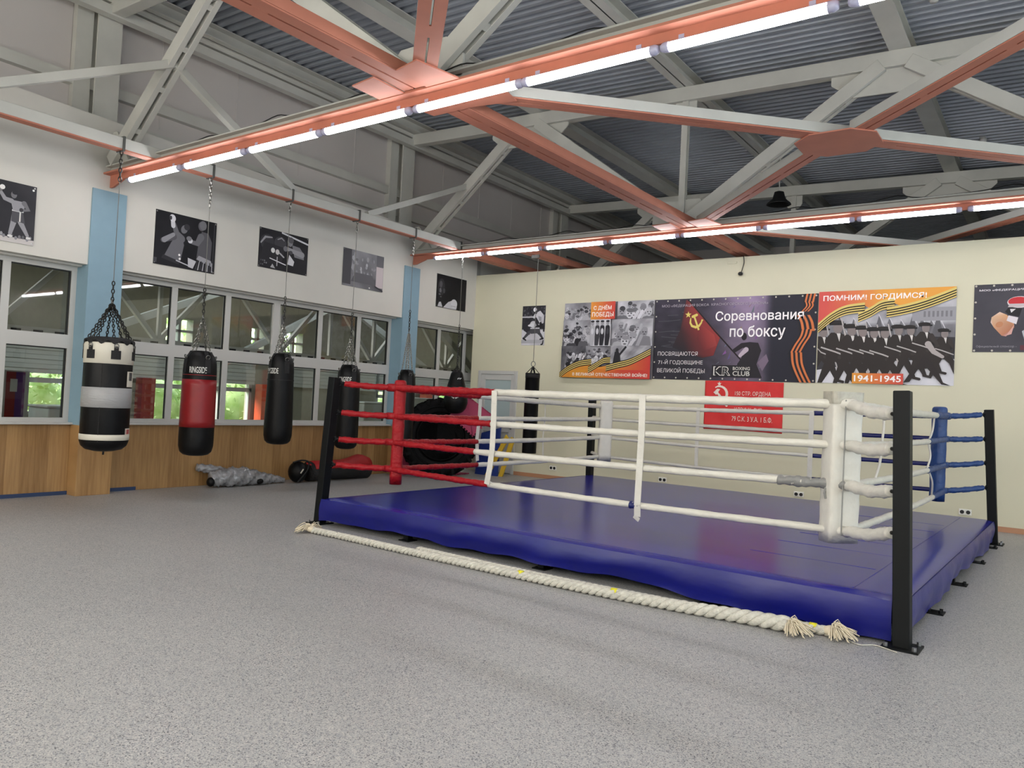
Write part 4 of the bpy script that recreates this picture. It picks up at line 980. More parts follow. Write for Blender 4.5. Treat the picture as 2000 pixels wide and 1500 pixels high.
MB().tube(smooth_path([(5.80, WY-0.02, 3.93), (5.81, WY-0.015, 3.82), (5.79, WY-0.02, 3.72), (5.78, WY-0.04, 3.66)], 5), 0.006, 6).build('cable', 'charcoal', t, smooth=True)
t = thing('junction_box', 'small beige plate high on the cream wall beside the camera', 'plate', (5.62, WY, 3.83)); MB().rng((5.54, WY-0.012, 3.815), (5.69, WY, 3.85)).build('cover', 'cream', t, bevel=0.003)
# ------------------------------------------------------------------ printed pictures
class Art:
    def __init__(self, o, r, u, n, W_, H_, thick=0.012):
        self.o, self.r, self.u, self.n = V(o), V(r), V(u), V(n); self.W, self.H = W_, H_; self.t = thick; self.k = 0
        self.v = []; self.f = []; self.c = []
    def P(self, a, b, d=0.0): return self.o+self.r*(a*self.W)+self.u*(b*self.H)+self.n*(self.t+d)
    def raw(self, pts, cols, fs=None):
        self.k += 1; z = 0.0008+self.k*0.00012; k = len(self.v)
        for a, b in pts: self.v.append(self.P(clampf(a), clampf(b), z))
        for f in (fs or [tuple(range(len(pts)))]): self.f.append([k+i for i in f])
        self.c += [lin(c) for c in (cols if isinstance(cols, list) else [cols]*len(pts))]
        return self
    poly = raw
    def rect(self, a0, b0, a1, b1, c): return self.raw([(a0, b0), (a1, b0), (a1, b1), (a0, b1)], c)
    def ell(self, a, b, ra, rb, c, rot=0.0, n=18):
        q = self.H/self.W; pts = []
        for i in range(n):
            t = 2*math.pi*i/n; x, y = ra*math.cos(t), rb*math.sin(t)
            pts.append((a+(x*math.cos(rot)-y*math.sin(rot))*q, b+x*math.sin(rot)+y*math.cos(rot)))
        return self.raw(pts, c)
    def limb(self, pts, rs, c):
        # tapered stroke; radii in units of the height
        q = self.H/self.W; P = [(p[0]/q, p[1]) for p in pts]; n = len(P); L = []; R = []
        for i in range(n):
            a, b = P[max(0, i-1)], P[min(n-1, i+1)]; dx, dy = b[0]-a[0], b[1]-a[1]; l = math.hypot(dx, dy) or 1; nx_, ny_ = -dy/l, dx/l
            r = rs[i] if isinstance(rs, (list, tuple)) else rs
            L.append(((P[i][0]+nx_*r)*q, P[i][1]+ny_*r)); R.append(((P[i][0]-nx_*r)*q, P[i][1]-ny_*r))
        self.raw(L+R[::-1], c, [(i, i+1, 2*n-2-i, 2*n-1-i) for i in range(n-1)])
        r0 = rs[0] if isinstance(rs, (list, tuple)) else rs; r1 = rs[-1] if isinstance(rs, (list, tuple)) else rs
        if r0 > 0.012: self.ell(pts[0][0], pts[0][1], r0, r0, c)
        if r1 > 0.012: self.ell(pts[-1][0], pts[-1][1], r1, r1, c)
        return self
    def field(self, fn, nx_, ny_, box=(0, 0, 1, 1)):
        a0, b0, a1, b1 = box; pts = []; cols = []
        for i in range(nx_+1):
            for j in range(ny_+1):
                a, b = a0+(a1-a0)*i/nx_, b0+(b1-b0)*j/ny_; pts.append((a, b)); cols.append(fn(a, b))
        fs = [(i*(ny_+1)+j, (i+1)*(ny_+1)+j, (i+1)*(ny_+1)+j+1, i*(ny_+1)+j+1) for i in range(nx_) for j in range(ny_)]
        return self.raw(pts, cols, fs)
    def ribbon(self, pts, w, cols, vertical=True):
        P = smooth_path([(a, b, 0) for a, b in pts], 8); n = len(P); m = len(cols)
        for k in range(m):
            lo = [(p.x, p.y+w*(k/m-0.5)) if vertical else (p.x+w*(k/m-0.5), p.y) for p in P]; hi = [(p.x, p.y+w*((k+1)/m-0.5)) if vertical else (p.x+w*((k+1)/m-0.5), p.y) for p in P]
            self.raw(lo+hi[::-1], cols[k], [(i, i+1, 2*n-2-i, 2*n-1-i) for i in range(n-1)])
        return self
    def done(self, parent, name='print'):
        inv = WM[parent.name].inverted(); me = bpy.data.meshes.new(name); me.from_pydata([tuple(inv @ p) for p in self.v], [], self.f); me.update()
        at = me.color_attributes.new('ink', 'FLOAT_COLOR', 'POINT')
        for i, c in enumerate(self.c): at.data[i].color = c
        me.materials.append(MT['ink']); o = bpy.data.objects.new(name, me); COL.objects.link(o); o.parent = parent; WM[o.name] = WM[parent.name]
        return o
    def text(self, s, a0, b0, a1, b1, c, parent, bold=0.0, skew=0.0, spacing=1.0):
        self.k += 1; d = 0.0012+self.k*0.00012
        return text_flat(s, lambda x, y, e: self.P(x, y, d+e), a1-a0, b1-b0, a0, b0, ink(c), parent, bold=bold, skew=skew, spacing=spacing)
def board(name, lab, cat, o, r, u, n, W_, H_, m='pvc', group=None, thick=0.012, edge=None):
    c = V(o)+V(r)*W_*0.5
    t = thing(name, lab, cat, tuple(c), group=group); o = V(o); r = V(r); u = V(u); n = V(n)
    MB().prism([(0, 0), (W_, 0), (W_, H_), (0, H_)], o, r, u, n*thick).build('backing_board', m, t)
    return t, Art(o, r, u, n, W_, H_, thick)
g = lambda v, tint=(0, 0, 4): (int(clampf(v+tint[0], 0, 255)), int(clampf(v+tint[1]-1, 0, 255)), int(clampf(v+tint[2], 0, 255)))
def left_poster(lab, y0, y1, z0, z1): return board('boxing_photo', lab, 'photo print', (0.321, y0, z0), (0, 1, 0), (0, 0, 1), (1, 0, 0), y1-y0, z1-z0, group='boxing photographs on the walls')
BLK = (26, 25, 29)
def pins(A, t, col=(210, 210, 210), pos=((0.02, 0.03), (0.98, 0.03), (0.02, 0.97), (0.98, 0.97))):
    b = MB()
    for a, c in pos: b.lathe([(0.001, 0.006), (0.008, 0.004), (0.010, 0.0), (0.001, 0.0)], A.P(a, c, 0.001), 10, axis=A.n)
    b.build('pin', ink(col), t, smooth=True)
# 1: lone boxer, arm raised
t, A = left_poster('black and white photo of a boxer raising one glove, left of the near blue pilaster', -9.12, -8.08, 2.925, 3.605)
A.field(lambda a, b: g(30+18*a+8*nz(a*3, b*4)), 14, 10)
A.rect(0, 0, 1, 0.085, (196, 190, 188))
for i in range(26): A.ell(0.04+0.037*i+0.01*math.sin(i*3), 0.10+0.02*math.sin(i*2.3), 0.022, 0.03, g(90+70*((i*37) % 10)/10))
sk, sk2 = g(150), g(112)
A.limb([(0.80, 0.52), (0.79, 0.36), (0.76, 0.14)], [0.05, 0.045, 0.028], sk).limb([(0.83, 0.50), (0.86, 0.34), (0.93, 0.15)], [0.05, 0.042, 0.026], sk)
A.poly([(0.765, 0.53), (0.875, 0.53), (0.90, 0.34), (0.83, 0.36), (0.81, 0.33), (0.765, 0.35)], g(78)); A.rect(0.84, 0.36, 0.855, 0.52, (214, 212, 208)); A.rect(0.765, 0.52, 0.88, 0.545, (205, 205, 205))
A.poly([(0.745, 0.70), (0.88, 0.70), (0.885, 0.60), (0.865, 0.53), (0.775, 0.53)], sk); A.limb([(0.755, 0.68), (0.69, 0.70), (0.645, 0.80)], [0.04, 0.034, 0.026], sk); A.limb([(0.88, 0.68), (0.925, 0.58), (0.86, 0.56)], [0.04, 0.034, 0.028], sk2)
A.ell(0.64, 0.84, 0.035, 0.04, (120, 118, 118)); A.ell(0.66, 0.88, 0.04, 0.04, (232, 230, 228)); A.ell(0.775, 0.79, 0.045, 0.06, sk2); A.ell(0.785, 0.825, 0.045, 0.03, g(40)); A.ell(0.855, 0.56, 0.03, 0.035, g(60))
A.limb([(0.30, 0.80), (0.42, 0.79), (0.54, 0.78)], [0.05, 0.045, 0.055], g(160)); A.ell(0.54, 0.66, 0.06, 0.055, g(170)); A.limb([(0.28, 0.60), (0.45, 0.62), (0.52, 0.66)], [0.10, 0.07, 0.04], g(120)); A.ell(0.76, 0.10, 0.04, 0.02, (220, 218, 216)); A.ell(0.94, 0.11, 0.04, 0.02, (214, 212, 210))
A.ell(0.965, 0.93, 0.018, 0.018, (230, 230, 228)); A.done(t); pins(A, t)
# 2: two boxers, one arm up
t, A = left_poster('black and white photo of two boxers, one arm thrown up, above the red-banded bag', -6.65, -5.76, 2.98, 3.695)
A.field(lambda a, b: g(24+8*nz(a*3, b*3)), 12, 9)
gr, gr2 = g(104), g(84)
A.poly([(0.16, 0.17), (0.42, 0.10), (0.47, 0.44), (0.42, 0.62), (0.33, 0.60), (0.26, 0.44)], gr); A.poly([(0.12, 0.13), (0.40, 0.06), (0.42, 0.12), (0.15, 0.20)], g(46))
A.limb([(0.42, 0.55), (0.34, 0.64), (0.29, 0.80)], [0.075, 0.055, 0.04], gr); A.limb([(0.28, 0.76), (0.27, 0.85)], [0.042, 0.04], g(200)); A.ell(0.265, 0.90, 0.06, 0.07, g(214), 0.3); A.ell(0.235, 0.90, 0.025, 0.04, g(60))
A.limb([(0.30, 0.56), (0.20, 0.50), (0.13, 0.46)], [0.06, 0.05, 0.045], gr2); A.limb([(0.15, 0.47), (0.29, 0.60)], [0.05, 0.035], g(140)); A.ell(0.46, 0.74, 0.065, 0.085, g(110), -0.4); A.ell(0.50, 0.79, 0.06, 0.06, g(52), -0.4)
A.poly([(0.68, 0.22), (0.92, 0.16), (0.93, 0.60), (0.86, 0.76), (0.75, 0.77), (0.71, 0.60)], gr2); A.limb([(0.74, 0.66), (0.68, 0.52), (0.60, 0.53)], [0.07, 0.055, 0.04], gr); A.ell(0.565, 0.55, 0.05, 0.05, g(206)); A.ell(0.545, 0.585, 0.055, 0.045, g(120))
A.ell(0.74, 0.87, 0.07, 0.09, g(90)); A.ell(0.765, 0.89, 0.075, 0.09, g(110)); A.poly([(0.68, 0.22), (0.97, 0.12), (0.93, 0.24), (0.72, 0.30)], g(150))
for i in range(8): A.poly([(0.66+0.04*i, 0.02), (0.685+0.04*i, 0.02), (0.71+0.035*i, 0.2), (0.695+0.035*i, 0.2)], g(60+90*(i % 2)))
A.poly([(0.55, 0.05), (0.63, 0.03), (0.68, 0.18), (0.54, 0.22)], g(190)); A.limb([(0.35, 0.13), (0.56, 0.07)], 0.010, g(190)); A.ell(0.40, 0.24, 0.022, 0.022, (236, 234, 232)); A.ell(0.41, 0.17, 0.022, 0.022, (236, 234, 232)); A.rect(0.0, 0.03, 0.05, 0.12, g(70))
A.rect(0.955, 0.05, 0.965, 0.97, g(70)); A.done(t); pins(A, t, (120, 120, 120))
# 3: clinch at the ropes
t, A = left_poster('black and white photo of three boxers crouched together under a white rope', -5.06, -4.155, 3.215, 3.805)
A.field(lambda a, b: g(26+10*nz(a*3, b*3)), 12, 9)
A.limb([(0.45, 0.98), (1.0, 0.83)], 0.022, g(206))
A.ell(0.16, 0.66, 0.21, 0.20, g(52), 0.4); A.limb([(0.04, 0.62), (0.12, 0.78), (0.25, 0.80)], [0.02, 0.03, 0.015], g(150)); A.ell(0.42, 0.70, 0.19, 0.17, g(60), 0.2); A.limb([(0.36, 0.78), (0.44, 0.84), (0.50, 0.78)], [0.012, 0.02, 0.012], g(140)); A.poly([(0.02, 0.1), (0.46, 0.18), (0.52, 0.6), (0.1, 0.66)], g(38))
A.ell(0.62, 0.79, 0.085, 0.12, g(128)); A.ell(0.635, 0.84, 0.085, 0.08, g(84)); A.poly([(0.66, 0.72), (0.82, 0.70), (0.92, 0.54), (0.92, 0.40), (0.72, 0.42)], g(120)); A.limb([(0.88, 0.52), (0.74, 0.55), (0.58, 0.60)], [0.075, 0.06, 0.045], g(146)); A.ell(0.53, 0.59, 0.07, 0.07, g(110)); A.ell(0.64, 0.52, 0.06, 0.05, g(70))
A.ell(0.28, 0.48, 0.06, 0.065, (214, 212, 212)); A.ell(0.37, 0.46, 0.06, 0.07, (196, 194, 194)); A.limb([(0.42, 0.44), (0.50, 0.36)], 0.02, g(170)); A.poly([(0.58, 0.20), (0.70, 0.18), (0.72, 0.30), (0.61, 0.46)], g(208)); A.limb([(0.22, 0.27), (0.55, 0.17)], 0.012, g(220)); A.limb([(0.37, 0.34), (0.37, 0.10)], 0.012, g(190))
for i in range(9): A.ell(0.02+0.035*(i % 5), 0.08+0.05*(i // 3), 0.02, 0.02, g(60+18*(i % 5)))
A.poly([(0.24, 0.04), (0.34, 0.03), (0.28, 0.14)], g(170)); A.done(t); pins(A, t, (120, 120, 120))
# 4: hazy ring scene
t, A = left_poster('pale hazy photo of a crowd scene, left of the second blue pilaster', -3.43, -2.50, 3.195, 3.815)
A.field(lambda a, b: g(104+26*nz(a*2.5, b*2)+(24 if 0.25 < a < 0.82 and b > 0.3 else 0)), 20, 14)
A.rect(0, 0.05, 0.20, 1, g(66)); A.poly([(0.2, 0.5), (0.26, 0.94), (0.3, 0.94), (0.26, 0.4)], g(160)); A.rect(0.82, 0.10, 0.995, 0.68, (196, 184, 186)); A.rect(0.82, 0.70, 1, 1, g(92)); rg = random.Random(3)
for i in range(34):
    a, b = 0.22+0.55*rg.random(), 0.35+0.5*rg.random(); A.ell(a, b, 0.02+0.03*rg.random(), 0.03+0.04*rg.random(), g(80+110*rg.random()))
for i in range(6): A.limb([(0.24+0.09*i, 0.46), (0.27+0.10*i, 0.20)], 0.012, g(150))
A.poly([(0.3, 0.40), (0.72, 0.40), (0.8, 0.14), (0.2, 0.14)], g(92)); A.ell(0.66, 0.05, 0.025, 0.02, (220, 218, 218)); A.limb([(0.8, 0.12), (0.99, 0.03)], 0.02, g(54)); A.done(t); pins(A, t, (120, 120, 120))
# 5: face and glove
t, A = left_poster('dark photo of a shadowed face beside a pale glove, nearest the room corner', -1.09, -0.20, 3.14, 3.77)
A.field(lambda a, b: g(22+6*nz(a*3, b*3)), 10, 8)
A.ell(0.16, 0.62, 0.16, 0.26, g(48)); A.ell(0.14, 0.70, 0.07, 0.10, g(86)); A.poly([(0.10, 0.56), (0.14, 0.60), (0.17, 0.50), (0.15, 0.44), (0.10, 0.46)], g(112)); A.ell(0.11, 0.39, 0.05, 0.025, g(100)); A.ell(0.10, 0.58, 0.035, 0.015, g(24)); A.ell(0.25, 0.60, 0.035, 0.015, g(28)); A.ell(0.25, 0.52, 0.05, 0.08, g(72)); A.ell(0.15, 0.32, 0.04, 0.02, g(84))
A.poly([(0.06, 0.02), (0.22, 0.02), (0.16, 0.17), (0.10, 0.15)], g(190)); A.poly([(0.24, 0.01), (0.40, 0.20), (0.55, 0.28), (0.70, 0.10), (0.68, 0.01)], g(196)); A.ell(0.60, 0.18, 0.15, 0.14, g(208)); A.limb([(0.50, 0.10), (0.66, 0.10)], 0.008, g(150)); A.done(t); pins(A, t, (70, 70, 70))
# 6: portrait photo on the cream wall
def back_poster(name, lab, cat, x0, x1, z0, z1, group=None, thick=0.008): return board(name, lab, cat, (x0, WY-0.001, z0), (1, 0, 0), (0, 0, 1), (0, -1, 0), x1-x0, z1-z0, group=group, thick=thick)
t, A = back_poster('boxing_photo', 'small upright photo of two fighting boxers on the cream wall above the slim bag', 'photo print', 1.51, 2.038, 2.50, 3.257, 'boxing photographs on the walls')
A.field(lambda a, b: g(44+16*nz(a*6, b*8)) if b > 0.40 else g(196+14*nz(a*3, b*4)), 16, 24); rg = random.Random(8)
for i in range(30): A.ell(rg.random(), 0.70+0.27*rg.random(), 0.018, 0.025, g(60+50*rg.random()))
A.rect(0, 0.70, 0.5, 0.735, g(186)); A.rect(0.0, 0.05, 1, 0.14, g(170))
A.poly([(0.05, 0.56), (0.3, 0.62), (0.42, 0.40), (0.36, 0.26), (0.08, 0.38)], g(44)); A.limb([(0.32, 0.32), (0.20, 0.24), (0.10, 0.17)], [0.045, 0.035, 0.028], g(70)); A.limb([(0.08, 0.18), (0.2, 0.13)], [0.022, 0.018], g(24)); A.limb([(0.68, 0.36), (0.82, 0.27), (0.93, 0.17)], [0.05, 0.035, 0.025], g(64)); A.limb([(0.95, 0.17), (0.82, 0.15)], [0.02, 0.016], g(24))
A.poly([(0.38, 0.44), (0.78, 0.44), (0.82, 0.34), (0.70, 0.30), (0.40, 0.29), (0.36, 0.34)], g(72)); A.rect(0.38, 0.415, 0.78, 0.445, g(190)); A.ell(0.5, 0.53, 0.10, 0.085, g(190)); A.limb([(0.30, 0.50), (0.45, 0.51)], [0.02, 0.05], g(206))
A.poly([(0.55, 0.80), (0.78, 0.87), (0.94, 0.76), (0.92, 0.58), (0.78, 0.50), (0.62, 0.56), (0.58, 0.66), (0.46, 0.70)], g(200)); A.poly([(0.7, 0.74), (0.9, 0.7), (0.86, 0.6), (0.74, 0.62)], g(150)); A.ell(0.55, 0.90, 0.052, 0.055, g(226)); A.ell(0.60, 0.83, 0.035, 0.045, g(60)); A.limb([(0.60, 0.67), (0.72, 0.56)], [0.035, 0.03], g(40)); A.ell(0.84, 0.53, 0.055, 0.065, g(28)); A.limb([(0.90, 0.72), (0.90, 0.58)], [0.04, 0.035], g(190)); A.limb([(0.68, 0.5), (0.60, 0.62)], [0.02, 0.03], g(40))
A.limb([(0.97, 0.36), (0.97, 0.42)], 0.025, g(40)); A.limb([(0.96, 0.13), (0.94, 0.03), (0.88, 0.02)], [0.012, 0.02, 0.018], g(30)); A.done(t)

# ------------------------------------------------------------------ banners
YEL, BK = (214, 190, 110), (34, 28, 26)
STR = [BK, YEL, BK, YEL, BK, YEL, BK]
def eyelets(A, t, nx_, nz_):
    b = MB()
    for i in range(nx_):
        for v in (0.022, 0.978): b.lathe([(0.001, 0.004), (0.012, 0.004), (0.014, 0.0), (0.001, 0)], A.P(0.012+0.976*i/(nx_-1), v, 0.004), 8, axis=A.n)
    for j in range(1, nz_-1):
        for u in (0.012, 0.988): b.lathe([(0.001, 0.004), (0.012, 0.004), (0.014, 0.0), (0.001, 0)], A.P(u, 0.022+0.956*j/(nz_-1), 0.004), 8, axis=A.n)
    b.build('eyelet', ink((196, 190, 178)), t)
def people(A, rg, box, n, hs, bg=None, dark=50, light=190):
    a0, b0, a1, b1 = box; q = A.H/A.W
    A.field(lambda a, b: g((bg or 150)+34*nz(a*9, b*9)), 10, 8, box)
    n = int(n*1.7); hs *= 0.82
    for i in range(n):
        f = i/max(1, n-1); b = b1-(b1-b0)*(0.22+0.55*f)+0.02*rg.uniform(-1, 1); a = a0+(a1-a0)*(0.06+0.88*rg.random()); h = hs*(0.8+0.5*f)
        a = min(max(a, a0+h*q*1.0), a1-h*q*1.0); cl = g(dark+(light-dark)*rg.random()); sk = g(130+80*rg.random()); lo = max(b0, b-h*3.4)
        A.poly([(max(a0, a-h*1.5*q), lo), (min(a1, a+h*1.5*q), lo), (min(a1, a+h*1.2*q), b-h*1.0), (a, b-h*0.7), (max(a0, a-h*1.2*q), b-h*1.0)], cl)
        A.ell(a, b, h*0.72, h*0.95, sk, n=10)
        if b+h*0.9 < b1 and rg.random() < 0.75: A.ell(a+0.1*h*q, b+h*0.5, h*rg.uniform(0.6, 0.85), h*rg.uniform(0.35, 0.6), g(dark*0.8+80*rg.random()), rg.uniform(-.3, .3), n=10)
        A.ell(a-0.3*h*q, b-0.05*h, h*0.16, h*0.12, g(50), n=6); A.ell(a+0.3*h*q, b-0.05*h, h*0.16, h*0.12, g(50), n=6); A.ell(a, b-0.48*h, h*0.3, h*0.1, g(70), n=6)
        if rg.random() < 0.5: A.limb([(min(a1, a+h*0.9*q), max(b0, b-h*1.6)), (min(a1, a+h*1.6*q), min(b1, b+h*0.2))], h*0.3, sk)
t, A = back_poster('wall_banner', 'banner of black and white crowd photos with an orange heading block at its top', 'banner', 2.466, 4.285, 1.903, 3.276)
rg = random.Random(21)
A.rect(0, 0, 1, 1, g(120))
people(A, rg, (0, 0.76, 0.335, 1), 12, 0.040, 140); people(A, rg, (0.61, 0.77, 1, 1), 6, 0.068, 176, 70, 190); people(A, rg, (0, 0.42, 0.34, 0.765), 14, 0.052, 160, 30); people(A, rg, (0.56, 0.42, 1, 0.765), 7, 0.075, 168, 110, 170); people(A, rg, (0, 0.0, 0.30, 0.42), 12, 0.05, 90, 30, 150); people(A, rg, (0.29, 0.16, 0.575, 0.42), 12, 0.042, 130, 40)
A.field(lambda a, b: g(200+20*nz(a*5, b*5)), 6, 6, (0.34, 0.42, 0.56, 0.77))
for a, c in ((0.36, 170), (0.415, 60), (0.47, 40), (0.53, 34)):
    A.limb([(a, 0.66), (a, 0.54), (a-0.005, 0.44)], [0.032, 0.036, 0.028], g(c)); A.ell(a, 0.715, 0.024, 0.03, g(150)); A.ell(a, 0.74, 0.028, 0.014, g(40)); A.ell(a, 0.61, 0.02, 0.04, g(200 if a < 0.5 else 60))
A.field(lambda a, b: g(150+36*nz(a*16, b*16)), 18, 10, (0.575, 0.15, 1.0, 0.42))
A.poly([(0.60, 0.18), (0.69, 0.18), (0.68, 0.30), (0.655, 0.36), (0.62, 0.34)], g(36)); A.ell(0.645, 0.36, 0.022, 0.028, g(40)); A.limb([(0.67, 0.30), (0.735, 0.40)], 0.014, g(36))
A.limb([(0.565, 0.7), (0.565, 0.43)], 0.003, g(210)); A.limb([(0.34, 0.42), (0.575, 0.42)], 0.003, g(200))
A.poly([(0, 0.0), (0, 0.02), (0.1, 0.09), (0.23, 0.15), (0.35, 0.18), (0.45, 0.14), (0.58, 0.17), (0.8, 0.2), (1, 0.30), (1, 0)], [(208, 140, 50)]*7+[(204, 100, 56), (192, 58, 52), (192, 58, 52)])
A.field(lambda a, b: tuple(int(x+(y-x)*clampf((a-0.3)/0.5+0.15*nz(a*9, b*20))) for x, y in zip((212, 142, 46), (196, 62, 52))), 24, 5, (0.12, 0.0, 1.0, 0.11))
for pts in ([(0.33, 0.10), (0.42, 0.165), (0.5, 0.225), (0.575, 0.235)], [(0.53, 0.13), (0.65, 0.17), (0.8, 0.22), (1.0, 0.345)], [(0.0, 0.02), (0.1, 0.115), (0.23, 0.185), (0.365, 0.21)]): A.ribbon(pts, 0.088, STR)
A.field(lambda a, b: tuple(int(x+(y-x)*clampf((a-0.34)/0.26)) for x, y in zip((224, 150, 56), (200, 66, 56))), 10, 2, (0.335, 0.765, 0.605, 0.995))
A.done(t)
W_ = (240, 232, 220)
A.text('С ДНЁМ', 0.365, 0.88, 0.565, 0.955, W_, t, 0.016); A.text('ПОБЕДЫ', 0.35, 0.79, 0.59, 0.86, W_, t, 0.016); A.text('В ВЕЛИКОЙ ОТЕЧЕСТВЕННОЙ ВОЙНЕ!', 0.155, 0.025, 0.975, 0.075, W_, t, 0.016)
# competition banner
t, A = back_poster('wall_banner', 'dark purple-grey banner with a red flag, soldier silhouette and large white lettering', 'banner', 4.29, 6.98, 1.913, 3.274)
def bgf(a, b):
    k = math.exp(-((a-0.60)/0.17)**2)*(0.55+0.45*b); d = clampf((a-0.70)/0.05); n = nz(a*9, b*7)*0.5+nz(a*23, b*19)*0.4
    base = [44+104*k+14*n+14*clampf(b-0.4), 42+88*k+12*n+10*clampf(b-0.4), 50+104*k+14*n+20*clampf(b-0.4)]; nv = (34, 34, 46)
    return tuple(int(clampf(base[i]*(1-d)+nv[i]*d, 0, 255)) for i in range(3))
A.field(bgf, 90, 46); rg = random.Random(4)
for i in range(16):
    a, b = 0.02+0.2*rg.random(), 0.35+0.6*rg.random(); A.limb([(a, b), (a+0.05+0.06*rg.random(), b+0.02*rg.uniform(-1, 1))], 0.003, g(78))
for i in range(24):
    a, b = 0.40+0.28*rg.random(), 0.05+0.85*rg.random(); A.poly([(a, b), (a+0.03*rg.random(), b+0.02), (a+0.02, b+0.09*rg.random()+0.02)], (int(90+50*rg.random()), int(78+44*rg.random()), int(98+50*rg.random())))
A.poly([(0.21, 0.99), (0.25, 0.93), (0.44, 0.53), (0.40, 0.30), (0.33, 0.27), (0.22, 0.33), (0.13, 0.40), (0.18, 0.62)], [(96, 40, 42), (140, 50, 50), (150, 56, 54), (120, 46, 46), (70, 34, 38), (40, 34, 40), (36, 34, 40), (60, 34, 38)])
A.poly([(0.30, 0.70), (0.40, 0.55), (0.42, 0.42), (0.34, 0.36), (0.29, 0.50)], [(130, 46, 46), (164, 62, 58), (150, 60, 58), (110, 42, 44), (96, 38, 42)])
A.limb([(0.225, 0.985), (0.40, 0.60), (0.575, 0.24)], 0.008, (30, 20, 24))
A.poly([(0.545, 0.04), (0.55, 0.20), (0.575, 0.28), (0.59, 0.40), (0.62, 0.46), (0.67, 0.45), (0.69, 0.36), (0.665, 0.20), (0.70, 0.04)], (36, 32, 38)); A.ell(0.585, 0.525, 0.032, 0.045, (34, 28, 34)); A.limb([(0.62, 0.42), (0.575, 0.42), (0.53, 0.36)], [0.04, 0.03, 0.024], (38, 32, 38)); A.limb([(0.60, 0.37), (0.565, 0.30)], [0.03, 0.02], (182, 168, 180)); A.poly([(0.67, 0.22), (0.72, 0.32), (0.735, 0.24), (0.70, 0.12)], (120, 104, 122))
def star(A, a, b, r, c):
    q = A.H/A.W; A.poly([(a+r*(1 if i % 2 == 0 else 0.42)*math.sin(i*math.pi/5)*q, b+r*(1 if i % 2 == 0 else 0.42)*math.cos(i*math.pi/5)) for i in range(10)], c)
def sickle(A, a, b, s, c, mirror=1):
    q = A.H/A.W; pts = []; rr = []
    for i in range(15):
        t_ = math.radians(125-250*i/14); pts.append((a+mirror*s*math.cos(t_)*q, b+s*math.sin(t_))); rr.append(s*0.17*(0.25+0.75*math.sin(math.pi*(i+1)/16)))
    A.limb(pts, rr, c)
sg = (216, 196, 104)
star(A, 0.228, 0.80, 0.042, sg)
q = A.H/A.W
A.limb([(0.245, 0.76), (0.243, 0.70), (0.255, 0.66), (0.28, 0.645), (0.30, 0.66), (0.315, 0.70), (0.318, 0.74)], [0.006, 0.012, 0.014, 0.016, 0.014, 0.010, 0.005], sg); A.limb([(0.265, 0.79), (0.30, 0.61)], 0.011, sg); A.limb([(0.258, 0.775), (0.283, 0.795)], 0.016, sg); A.limb([(0.30, 0.66), (0.325, 0.735)], 0.006, sg)
OR = [(28, 26, 34), (206, 116, 66), (28, 26, 34), (206, 116, 66), (28, 26, 34), (206, 116, 66)]
for pts, w in (([(0.955, 1.0), (0.95, 0.95), (0.945, 0.90)], 0.062), ([(0.945, 0.91), (0.95, 0.86), (0.925, 0.80)], 0.05), ([(0.915, 0.76), (0.935, 0.68), (0.945, 0.58)], 0.085), ([(0.94, 0.60), (0.93, 0.52), (0.90, 0.42), (0.876, 0.32)], 0.068), ([(0.885, 0.34), (0.892, 0.22), (0.91, 0.12), (0.94, 0.0)], 0.075)): A.ribbon(pts, w, OR, vertical=False)
A.rect(0.395, 0.045, 0.635, 0.185, (36, 33, 38))
A.done(t); eyelets(A, t, 14, 6); W_ = (226, 220, 220)
A.text('МОО «ФЕДЕРАЦИЯ БОКСА  КРАСНОГОРСКОГО РАЙОНА»', 0.05, 0.895, 0.72, 0.94, (176, 168, 178), t, 0.0)
A.text('Соревнования', 0.405, 0.685, 0.925, 0.83, (244, 240, 240), t, 0.012); A.text('по боксу', 0.497, 0.485, 0.825, 0.655, (244, 240, 240), t, 0.012)
A.text('ПОСВЯЩАЮТСЯ', 0.035, 0.285, 0.30, 0.345, W_, t, 0.0); A.text('71-Й ГОДОВЩИНЕ', 0.04, 0.18, 0.335, 0.25, W_, t, 0.0); A.text('ВЕЛИКОЙ ПОБЕДЫ', 0.035, 0.075, 0.35, 0.15, W_, t, 0.0)
A.text('KR', 0.405, 0.06, 0.512, 0.168, (220, 216, 208), t, 0.034); A.text('KR', 0.412, 0.068, 0.505, 0.160, (34, 32, 36), t, 0.008)
A.text('BOXING', 0.525, 0.128, 0.628, 0.166, (200, 198, 190), t, 0.014); A.text('CLUB', 0.525, 0.06, 0.628, 0.116, (200, 198, 190), t, 0.016)
# parade banner
t, A = back_poster('wall_banner', 'orange-topped banner of a row of marching soldiers with striped ribbon and years', 'banner', 6.995, 8.805, 1.918, 3.29)
A.field(lambda a, b: g(128+(46 if b > 0.62 else 0)+22*nz(a*10, b*8)) if b > 0.30 else g(206+10*nz(a*7, b*5)), 40, 26)
for i, a in enumerate((0.17, 0.28, 0.38, 0.47, 0.545, 0.63, 0.71, 0.775, 0.84, 0.885)):
    hgt = 0.74-0.03*(i % 3); A.poly([(a-0.055, 0.46), (a+0.045, 0.46), (a-0.005, hgt)], g(96+9*(i % 3))); A.limb([(a-0.01, hgt), (a+0.055, 0.55)], 0.004, g(200))
A.rect(0.70, 0.66, 1, 0.80, g(150))
for i in range(7): A.rect(0.78+0.03*i, 0.70, 0.795+0.03*i, 0.76, g(120))
A.poly([(0, 0.48), (0.2, 0.53), (1, 0.49), (1, 0.27), (0.62, 0.25), (0.35, 0.22), (0, 0.14)], g(54))
